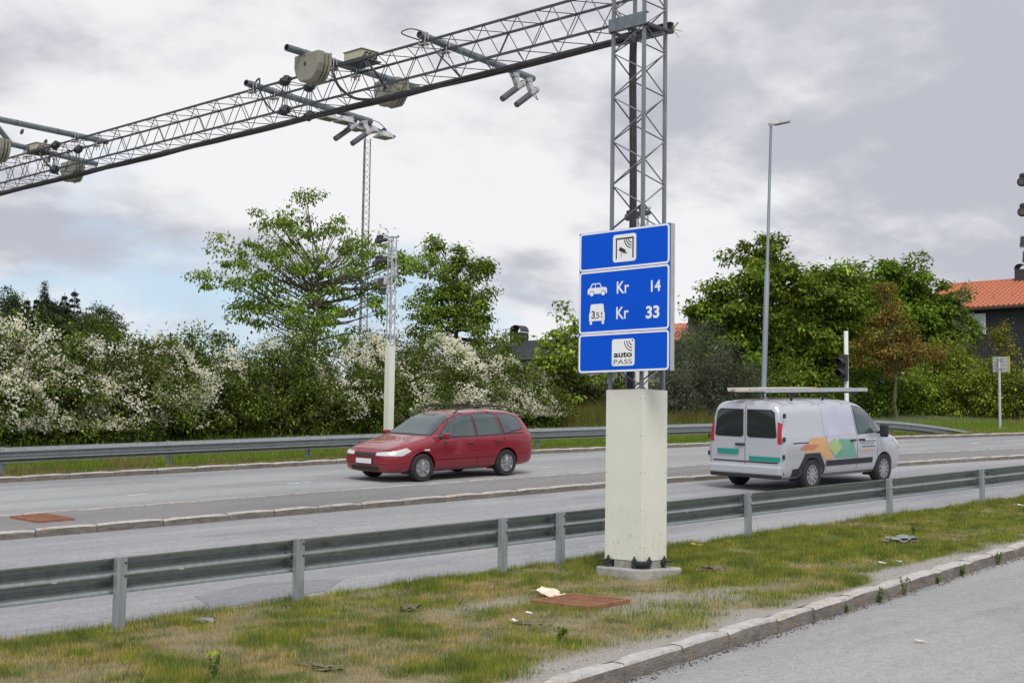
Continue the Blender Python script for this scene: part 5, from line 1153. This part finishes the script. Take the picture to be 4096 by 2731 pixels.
plant('thin_sapling', 'thin twiggy sapling in front of the red tiled roof', 'tree', (59.0, 29.5, z), [(58.8, 29.4, 7.6, .45, .5, 1.3), (59.0, 29.2, 9.6, .35, .4, .6), (59.5, 28.6, 7.0, .6, .6, .9), (58.6, 29.6, 6.2, .5, .5, .9)], 48, 20, .15, (.09, .06), [(.10, .13, .04, 4), (.14, .16, .06, 2)], 15, shell=.2, flat=.8, fork=.5, trunk=.035, nlimb=40)
plant('yellow_shrub', 'sapling with yellowish leaves in front of the dark house wall', 'shrub', (60.0, 27.6, gz(60, 27.6)+.3), [(59.9, 27.7, 6.6, .6, .6, .45), (59.7, 27.9, 7.5, .7, .7, .6)], 40, 30, .16, (.10, .07), [(.20, .20, .025, 3), (.28, .24, .03, 2), (.12, .16, .03, 2)], 16, shell=.2, fork=.5, trunk=.035, nlimb=30)
# bushes
for i, (cx, cy, cz, rx, rz, T, nc, lab) in enumerate([(45.3, 33.7, 5.2, 1.45, 2.05, GREY, 150, 'tall grey-green bush right of the blue sign'), (43.2, 33.2, 4.2, .75, 1.1, GREY, 70, 'small rounded grey-green bush right of the beige column'), (46.3, 32.9, 4.5, 1.1, 1.5, GREY, 90, 'grey-green bush at the foot of the big maple'),
    (49.2, 32.6, 4.6, 1.5, 1.3, DEEP, 90, 'dark thicket below the big maple'), (52.0, 31.3, 4.5, 1.6, 1.2, DEEP, 90, 'dark thicket behind the white signal pole'), (54.6, 31.2, 5.1, 1.4, 1.7, DEEP, 100, 'dark green bush behind the withered tree trunk'),
    (56.0, 29.9, 5.0, 1.25, 1.55, LIGHT, 100, 'green bush right of the withered tree trunk'), (57.4, 28.7, 5.15, 1.2, 1.75, YEL, 100, 'light green bush between the withered tree and the sign post'), (58.7, 27.3, 5.0, 1.1, 1.6, YEL, 80, 'yellowish green bush behind the sign post'), (59.6, 26.2, 4.9, 1.1, 1.5, LIGHT, 80, 'green bush right of the sign post at the picture edge'), (57.9, 29.9, 6.1, 1.1, 1.1, YEL, 60, 'bush rising behind the others below the house window'),
    (41.6, 37.2, 4.2, 1.4, 1.0, [(.07, .065, .03, 3), (.05, .07, .02, 3)], 80, 'dull brownish bush below the maple sapling'), (43.6, 37.0, 4.2, 1.5, 1.2, DEEP, 80, 'dark bush seen below the blue sign'), (46.6, 36.0, 4.8, 1.6, 1.6, DEEP, 90, 'dark bush behind the grey-green bush'), (38.4, 38.0, 4.3, 1.4, 1.2, HEDGE, 80, 'dark bush between the flowering shrubs and the maple sapling')]):
    z = gz(cx, cy)+.1*max(0, min(12, cy-30)); lf = (.085, .034) if T is GREY else (.13, .08)
    plant('bush', lab, 'bush', (cx, cy, z), [(cx, cy, cz, rx, rx, rz), (cx-.4*rx, cy+.3*rx, cz-.4*rz, rx*.8, rx*.8, rz*.7), (cx+.4*rx, cy-.4*rx, cz-.35*rz, rx*.8, rx*.8, rz*.75)], int(nc*1.2) if T is GREY else int(nc*.8), 150 if T is GREY else 85, .21, lf, T, 200+i, shell=.5, flat=.75, droop=.3, fork=.25, trunk=.035, nlimb=24, core=2500, spray=.4, stems=5, group='bushes at the back of the right verge', zmin=z, lspread=.28)
# wooded hill far left
hb = MB(); n = 24
for i in range(n+1):
    for j in range(n+1):
        x = 20+100*i/n; y = 105+100*j/n; r2 = ((x-60)/26)**2+((y-152)/26)**2; hb.v.append((x, y, 3.5+11.0*math.exp(-r2*.8)))
for i in range(n):
    for j in range(n): hb.f.append((i*(n+1)+j, (i+1)*(n+1)+j, (i+1)*(n+1)+j+1, i*(n+1)+j+1))
tag(hb.build('hill', m_farsoil, smooth=True), kind='structure')
FAR = [(.08, .115, .05, 4), (.10, .14, .06, 3), (.06, .09, .045, 3)]; FARL = [(.14, .19, .06, 3), (.11, .15, .055, 3)]; DKF = [(.05, .07, .05, 4), (.065, .09, .055, 3)]  # dark far tints lifted and bluish: distance haze put into the colour
def conifer(x, y, z0, z1, rad, label, tints, seed, gappy=0.0):
    g = np.random.default_rng(seed); t = thing('conifer', label, 'tree', (x, y, z0), 'trees on the far left hill'); H = z1-z0; n = 2600; f = g.random(n)**.8; lev = np.floor(f*16)/16+g.normal(0, .012, n); r = rad*(1-f)**.8*(.15+.85*g.random(n)**.6); a = g.random(n)*2*math.pi
    if gappy: keep = np.sin(lev*60+a*2+g.normal(0, .4, n)) > gappy-1; f, lev, r, a = f[keep], lev[keep], r[keep], a[keep]; n = len(f)
    P = np.stack([x+r*np.cos(a), y+r*np.sin(a), z0+H*np.clip(lev, 0, 1)-r*.25], 1); ax = np.stack([np.cos(a), np.sin(a), -.35+g.normal(0, .2, n)], 1); leaves('crown', P, ax, g.normal(size=(n, 3))+np.array([0, 0, 1.5]), np.full(n, .32), np.full(n, .13), pick(tints, n, g), m_needle, t)
    MB().tube([(x, y, z0-1), (x, y, z1)], [.16, .03], 6).build('trunk', m_bark, t)
hill = [(71.6, 140.7, 9.5, 17.5, 1.6, 'dark spruce at the far left of the hill'), (72.3, 140.0, 9.5, 17.6, 1.0, 'slim dark spruce second on the far left hill'), (73.2, 138.9, 9.5, 17.3, 1.9, 'broad olive spruce in the middle of the hill')]
for i, (x, y, a, b, r_, lab) in enumerate(hill): conifer(x, y, a, b, r_, lab, DKF, 300+i)
conifer(74.3, 137.8, 9, 18.1, 1.9, 'open-branched larch left of its taller twin on the hill', DKF, 310, .5); conifer(75.05, 137.1, 9, 18.55, 2.1, 'tallest open-branched larch at the right end of the hill', DKF, 311, .5)
for i, (x, dz, lab) in enumerate(((72.6, 18.6, 'left of two dark columnar poplars on the hill'), (72.95, 18.7, 'right of two dark columnar poplars on the hill'))):
    plant('columnar_poplar', lab, 'tree', (x, 139.3, 10), [(x, 139.3, 15.5, .32, .32, 3.2)], 60, 30, .14, (.22, .10), DKF, 320+i, shell=.2, flat=1.2, droop=-.8, fork=.8, trunk=.1, nlimb=6, group='trees on the far left hill')
for i, (x, y, cz, rx, rz, T, lab) in enumerate([(69.9, 142.4, 16.4, 1.6, 2.3, FAR, 'weeping birch at the left picture edge on the hill'), (70.7, 141.5, 14.8, 2.0, 1.9, FARL, 'pale round tree at the left foot of the hill'), (72.3, 139.6, 14.6, 2.0, 1.6, FAR, 'round tree below the two poplars'), (73.8, 138.2, 14.8, 1.8, 1.6, FARL, 'light green round tree in front of the poplars'), (73.6, 138.8, 15.6, 1.5, 1.4, DKF, 'dark round tree beside the poplars'), (75.6, 136.6, 14.6, 1.9, 1.3, FAR, 'round tree below the tallest larch'), (77.2, 135.0, 15.0, 1.9, 1.9, [(.075, .10, .04, 3), (.06, .085, .035, 3)], 'broad olive willow at the right end of the hill')]):
    plant('deciduous_tree', lab, 'tree', (x, y, 9.5), [(x, y, cz, rx, rx, rz), (x+.4*rx, y-.4*rx, cz-.5, rx*.8, rx*.8, rz*.8)], 90, 40, .26, (.26, .15), T, 330+i, shell=.5, flat=.8, droop=.3, fork=.5, trunk=.12, nlimb=10, group='trees on the far left hill')

# ------------------------------------------------------------------ grass, weeds, gravel, litter
def blades(name, X, Y, Z, H, W, tint, g, lean=.35):
    n = len(X); a = g.random(n)*2*math.pi; la = g.random(n)*2*math.pi; B = np.stack([X, Y, Z], 1); s = np.stack([np.cos(a), np.sin(a), np.zeros(n)], 1)*(W/2)[:, None]
    lv = np.stack([np.cos(la), np.sin(la), np.zeros(n)], 1)*(H*np.abs(g.normal(0, lean, n)))[:, None]; up = np.zeros((n, 3)); up[:, 2] = H
    V = np.stack([B-s, B+s, B+up+lv], 1).reshape(-1, 3); return facemesh(name, V, np.arange(3*n).reshape(n, 3), tint, m_grass)
def verge_grass():
    g = np.random.default_rng(77); n = 1500000; u = g.random(n); X = 3.0+37*u**1.55; k = 7.00+.128*(X-7.6)+.14; Y = k+(12.16-k)*g.random(n)
    gw = gravel_w(X, Y); n1 = fbm(X, Y, 1.3, 31); n2 = fbm(X, Y, .55, 37); n3 = vn(X, Y, 5.0, 41)
    nd_ = fbm(X, Y, 1.9, 45); dry = np.clip((n2-.52)*4.0+(nd_-.5)*5.0+np.where(X < 12.5, .10, -.25)+np.clip((Y-11.5)*.6, 0, .3), 0, 1)
    p = (1-gw)**1.6*(.25+.95*np.clip((n1-.22)*2.0, 0, 1))*(.55+.6*n3)*(1-.45*dry)
    hole = (X > 10.38) & (X < 11.08) & (Y > 8.99) & (Y < 9.80); foot = (X > 12.50) & (X < 13.20) & (Y > 10.01) & (Y < 10.77)
    keep = (g.random(n) < p) & ~hole & ~foot; X, Y, dry, n1, n3 = X[keep], Y[keep], dry[keep], n1[keep], n3[keep]; n = len(X)
    H = (.016+.040*np.clip(n1*1.5-.2, 0, 1)*(1-.6*dry)+.022*n3)*np.exp(g.normal(0, .3, n)); H *= 1+.5*np.clip((Y-11.5)/.5, 0, 1)
    Z = G*X-.012-np.clip((Y-11.95)/.25, 0, 1)*.14; W = .0045*np.exp(g.normal(0, .25, n))*(.75+X*.03)
    T = np.where((g.random(n) < .10+.55*dry)[:, None], np.array([.42, .34, .17])*np.exp(g.normal(0, .22, (n, 1))), pick([(.15, .215, .028, 4), (.22, .27, .04, 3), (.30, .30, .07, 2.5), (.10, .155, .02, 2)], n, g, .22))
    hue = vn(X, Y, 6.5, 71)[:, None]; T = T*(.62+.62*hue)*np.where(hue > .5, np.array([1.12, 1.03, .95]), np.array([.9, 1.0, 1.0]))
    tag(blades('verge_grass', X, Y, Z, H, W, T, g), 'patchy short grass, green and straw-coloured, on the near verge', 'grass', kind='stuff'); return n
print('grass blades', verge_grass())
def far_grass():
    g = np.random.default_rng(78); n = 150000; X = 8+56*g.random(n); Y0_ = 28.2+3.6*g.random(n)**1.3; d = np.clip(X-20, 0, 45); Y = Y0_-.004*d*d; p = .35+.9*fbm(X, Y, .6, 51); k = g.random(n) < p; X, Y, Y0_ = X[k], Y[k], Y0_[k]; n = len(X)
    H = (.06+.20*np.clip((Y0_-28.5)/2.0, 0, 1))*np.exp(g.normal(0, .35, n)); dry = fbm(X, Y, .8, 55) > np.where(Y0_ < 28.6, .45, .62)
    T = np.where((dry & (g.random(n) < .7))[:, None], np.array([.30, .22, .10])*np.exp(g.normal(0, .2, (n, 1))), pick([(.14, .24, .03, 4), (.20, .30, .04, 3), (.28, .32, .07, 1)], n, g, .2))
    tag(blades('far_verge_grass', X, Y, G*X+GY*(Y-Y0)-.01+.1*np.clip(Y0_-30, 0, 12)*.5, H, np.full(n, .014), T, g), 'green grass between the far kerb and the shrubs', 'grass', kind='stuff')
    n = 45000; X = 35+16*g.random(n); Y = 30.5+7.5*g.random(n); H = (.25+.45*g.random(n))*(.5+fbm(X, Y, .7, 61)); T = np.where((g.random(n) < .4)[:, None], np.array([.20, .12, .05])*np.exp(g.normal(0, .3, (n, 1))), pick([(.075, .12, .025, 4), (.11, .16, .03, 3)], n, g, .25))
    tag(blades('tall_grass', X, Y, G*X+GY*(Y-Y0)+.1*np.clip(Y-30, 0, 12)-.02, H, np.full(n, .022), T, g, .5), 'tall brownish green grass on the bank right of the flowering shrubs', 'grass', kind='stuff')
far_grass()
g = np.random.default_rng(5); n = 16000; X = 5+25*g.random(n)**1.4; Y = 7.00+.128*(X-7.6)+.15+2.2*g.random(n); k = g.random(n) < gravel_w(X, Y)**2*.9; X, Y = X[k], Y[k]; n = len(X)
sz = .006+.009*g.random(n)**2; base = np.array([(1, 0, 0), (-.5, .87, 0), (-.5, -.87, 0), (.1, 0, .9)]); rot = g.random(n)*6.28
V = base[None]*sz[:, None, None]*(.7+.6*g.random((n, 4, 1))); Vx = V[..., 0]*np.cos(rot)[:, None]-V[..., 1]*np.sin(rot)[:, None]; Vy = V[..., 0]*np.sin(rot)[:, None]+V[..., 1]*np.cos(rot)[:, None]
V = np.stack([Vx+X[:, None], Vy+Y[:, None], V[..., 2]+(G*X-.008)[:, None]], -1).reshape(-1, 3); F = (np.arange(n)*4)[:, None, None]+np.array([(0, 1, 3), (1, 2, 3), (2, 0, 3)])[None]
tag(facemesh('gravel', V, F.reshape(-1, 3), np.repeat(pick([(.36, .34, .32, 3), (.5, .48, .46, 2), (.2, .19, .18, 2)], n, g, .2), 3, axis=0), m_petal), 'loose grey gravel along the parking kerb', 'gravel', kind='stuff')
n = 2600; X = 7+24*g.random(n)**1.3; Y = 6.91+.128*(X-7.6)-np.abs(g.normal(0, .06, n)); sz = .004+.010*g.random(n)**3; rot = g.random(n)*6.28
V = base[None]*sz[:, None, None]*(.7+.6*g.random((n, 4, 1))); Vx = V[..., 0]*np.cos(rot)[:, None]-V[..., 1]*np.sin(rot)[:, None]; Vy = V[..., 0]*np.sin(rot)[:, None]+V[..., 1]*np.cos(rot)[:, None]
V = np.stack([Vx+X[:, None], Vy+Y[:, None], V[..., 2]+(G*X-.149)[:, None]], -1).reshape(-1, 3); F = (np.arange(n)*4)[:, None, None]+np.array([(0, 1, 3), (1, 2, 3), (2, 0, 3)])[None]
tag(facemesh('grit', V, F.reshape(-1, 3), np.repeat(pick([(.10, .085, .07, 3), (.2, .18, .15, 2), (.05, .045, .04, 2)], n, g, .2), 3, axis=0), m_petal), 'dark grit swept along the foot of the parking kerb', 'grit', kind='stuff')
# weeds
def weed(x, y, z, h, n, label, yellow=False, seed=1, L_=.05):
    g = np.random.default_rng(seed); t = thing('weed', label, 'weed', (x, y, z), 'weeds at the kerb and in the verge'); m = MB(); P = []; A = []
    for s in range(4 if h > .12 else 3):
        a = g.random()*6.28; e = np.array([x+math.cos(a)*h*.25, y+math.sin(a)*h*.25, z+h*(.7+.4*g.random())]); m.tube([(x, y, z-.02), ((x+e[0])/2+g.normal()*.01, (y+e[1])/2, z+h*.45), e], .0035, 5)
        for q in range(n): f = .1+.9*g.random(); P.append(np.array([x, y, z])*(1-f)+e*f); A.append(g.normal(size=3)+np.array([0, 0, .2]))
    m.build('stem', m_bark2, t); P = np.array(P); k = len(P)
    leaves('foliage', P, np.array(A), g.normal(size=(k, 3))+np.array([0, 0, 1.5]), np.full(k, L_), np.full(k, L_*.5), pick([(.09, .17, .025, 3), (.14, .22, .03, 2)], k, g), m_leaf, t)
    if yellow:
        k = 60; P = np.array([x, y, z+h*.98])+g.normal(size=(k, 3))*np.array([.035, .035, .008]); leaves('flower_head', P, g.normal(size=(k, 3)), g.normal(size=(k, 3)), np.full(k, .014), np.full(k, .012), pick([(.50, .56, .05, 1)], k, g, .1), m_petal, t)
weed(6.14, 8.96, .30, .19, 9, 'tall weed with a yellow-green flower head in the lower left grass', True, 3)
weed(9.0, 8.1, G*9.0, .09, 14, 'leafy clover tuft at the bottom of the picture left of the kerb', seed=4)
for i, (x, lab) in enumerate(((12.6, 'weed sprouting at the foot of the parking kerb, nearest one'), (13.4, 'weed at the kerb foot, second from the front'), (14.1, 'weed at the kerb foot, third from the front'), (15.1, 'weed at the kerb foot, fourth and bushiest'), (15.9, 'weed at the kerb foot, fifth from the front'), (17.2, 'weed at the kerb foot near the right picture edge'))):
    weed(x, kerb_near(x)-.02, G*x-.15, .12+.03*(i % 3), 12, lab, seed=20+i, L_=.04)
weed(17.95, 9.72, G*17.95, .22, 10, 'upright green weed beside the flat grey stone', seed=31)
# rusty access cover and its twin on the median
def cover(x0, x1, y0, y1, zf, label):
    t = thing('access_cover', label, 'manhole cover', ((x0+x1)/2, (y0+y1)/2, zf(x0, y0))); c_ = lambda x, y, h: (x, y, zf(x, y)+h)
    def slab(xa, xb, ya, yb, h0, h1): return MB().add([c_(x, y, h) for h in (h0, h1) for x, y in ((xa, ya), (xb, ya), (xb, yb), (xa, yb))], [(3, 2, 1, 0), (4, 5, 6, 7), (0, 1, 5, 4), (1, 2, 6, 5), (2, 3, 7, 6), (3, 0, 4, 7)])
    slab(x0+.05, x1-.05, y0+.05, y1-.05, -.03, .022).build('plate', m_rust, t)
    for a in ((x0, x1, y0, y0+.045), (x0, x1, y1-.045, y1), (x0, x0+.045, y0+.045, y1-.045), (x1-.045, x1, y0+.045, y1-.045)): slab(*a, -.04, .038).build('frame_bar', m_rust, t, bevel=.004)
    m = MB(); nx, ny = 11, 13
    for i in range(nx):
        for j in range(ny):
            cx_ = x0+.07+(x1-x0-.14)*(i+.5)/nx; cy_ = y0+.07+(y1-y0-.14)*(j+.5)/ny; s = slab(cx_-.016, cx_+.016, cy_-.017, cy_+.017, .02, .033); m.add(s.v, s.f)
    tag(m.build('studs', m_rust, t), kind='stuff')
cover(10.41, 11.04, 9.02, 9.78, lambda x, y: G*x+.002, 'rusty studded access cover in the verge below the beige column')
cover(10.5, 11.1, 20.02, 20.9, lambda x, y: gz(x, y)-.012, 'rusty access cover set in the median at the left')
def lump(name, label, cat, x, y, z, sx_, sy_, sz_, mat, seed, flat=.5, n=2):
    bm_ = bmesh.new(); bmesh.ops.create_icosphere(bm_, subdivisions=n, radius=1); g = random.Random(seed)
    for v in bm_.verts: v.co *= 1+g.uniform(-.28, .28); v.co.x *= sx_; v.co.y *= sy_; v.co.z *= sz_*(flat if v.co.z < 0 else 1)
    me_ = bpy.data.meshes.new(name); bm_.to_mesh(me_); bm_.free(); o = link(name, me_, mat, None, False, at=(x, y, z)); return tag(o, label, cat)
lump('flat_stone', 'flat grey lichen-covered stone in the grass at the right', 'stone', 17.71, 9.73, G*17.71+.03, .30, .20, .07, m_stone, 4, n=3)
lump('turf_clod', 'brown clod of turf in the left middle grass', 'clod', 9.41, 10.43, G*9.41+.01, .12, .08, .05, m_soil, 5, n=3); lump('turf_clod', 'grey-brown clod at the grass edge near the left guardrail post', 'clod', 7.67, 11.38, G*7.67+.01, .10, .09, .04, m_stone, 6, n=3); lump('turf_clod', 'brown dead turf clump right of the concrete footing', 'clod', 13.62, 9.88, G*13.6+.01, .20, .16, .06, m_soil, 7, n=3)
lump('dirt_streak', 'dark strip of soil in the lower left grass', 'clod', 6.95, 8.77, G*6.95, .10, .26, .03, m_soil, 8, n=3); lump('dirt_streak', 'dark bare strip in front of the rusty cover', 'clod', 9.45, 8.86, G*9.45, .10, .22, .03, m_soil, 9, n=3)
def crumple(name, label, x, y, z, s, mat, seed, n=7):
    g = random.Random(seed); m = MB()
    for i in range(n):
        for j in range(n): u, v = i/(n-1)-.5, j/(n-1)-.5; m.v.append((x+s*u+g.uniform(-.1, .1)*s/n, y+s*1.3*v+g.uniform(-.1, .1)*s/n, z+.012+s*(.30*abs(math.sin(3*u+2*v+seed))*max(0, v+.35)+g.uniform(0, .07))))
    for i in range(n-1):
        for j in range(n-1):
            if g.random() > .12: m.f.append((i*n+j, (i+1)*n+j, (i+1)*n+j+1, i*n+j+1))
    o = m.build(name, mat, loc=(x, y, z)); sm = o.modifiers.new('s', 'SOLIDIFY'); sm.thickness = .003; return tag(o, label, 'litter')
crumple('waste_paper', 'torn crumpled tan paper lying at the rusty cover', 10.86, 9.93, .535, .26, m_paper, 3, 8)
for i, (x, y, s, mm, lab) in enumerate(((9.33, 8.97, .055, m_whitebit, 'small round white scrap in the grass below the paper'), (9.75, 9.18, .05, m_whitebit, 'small square white scrap left of the rusty cover'), (15.12, 8.56, .06, m_whitebit, 'white scrap near the kerb, left of a pair'), (15.34, 8.47, .05, m_whitebit, 'white scrap near the kerb, right of a pair'), (24.13, 11.01, .12, m_whitebit, 'white scrap at the far right grass edge'), (15.59, 11.60, .11, m_yellow, 'yellow wrapper in the grass right of the beige column'), (11.46, 6.14, .06, m_paper, 'small orange-brown leaf on the parking asphalt'))):
    crumple('litter_scrap', lab, x, y, G*x+(-.145 if y < 7 else .03), s, mm, 40+i, 4)
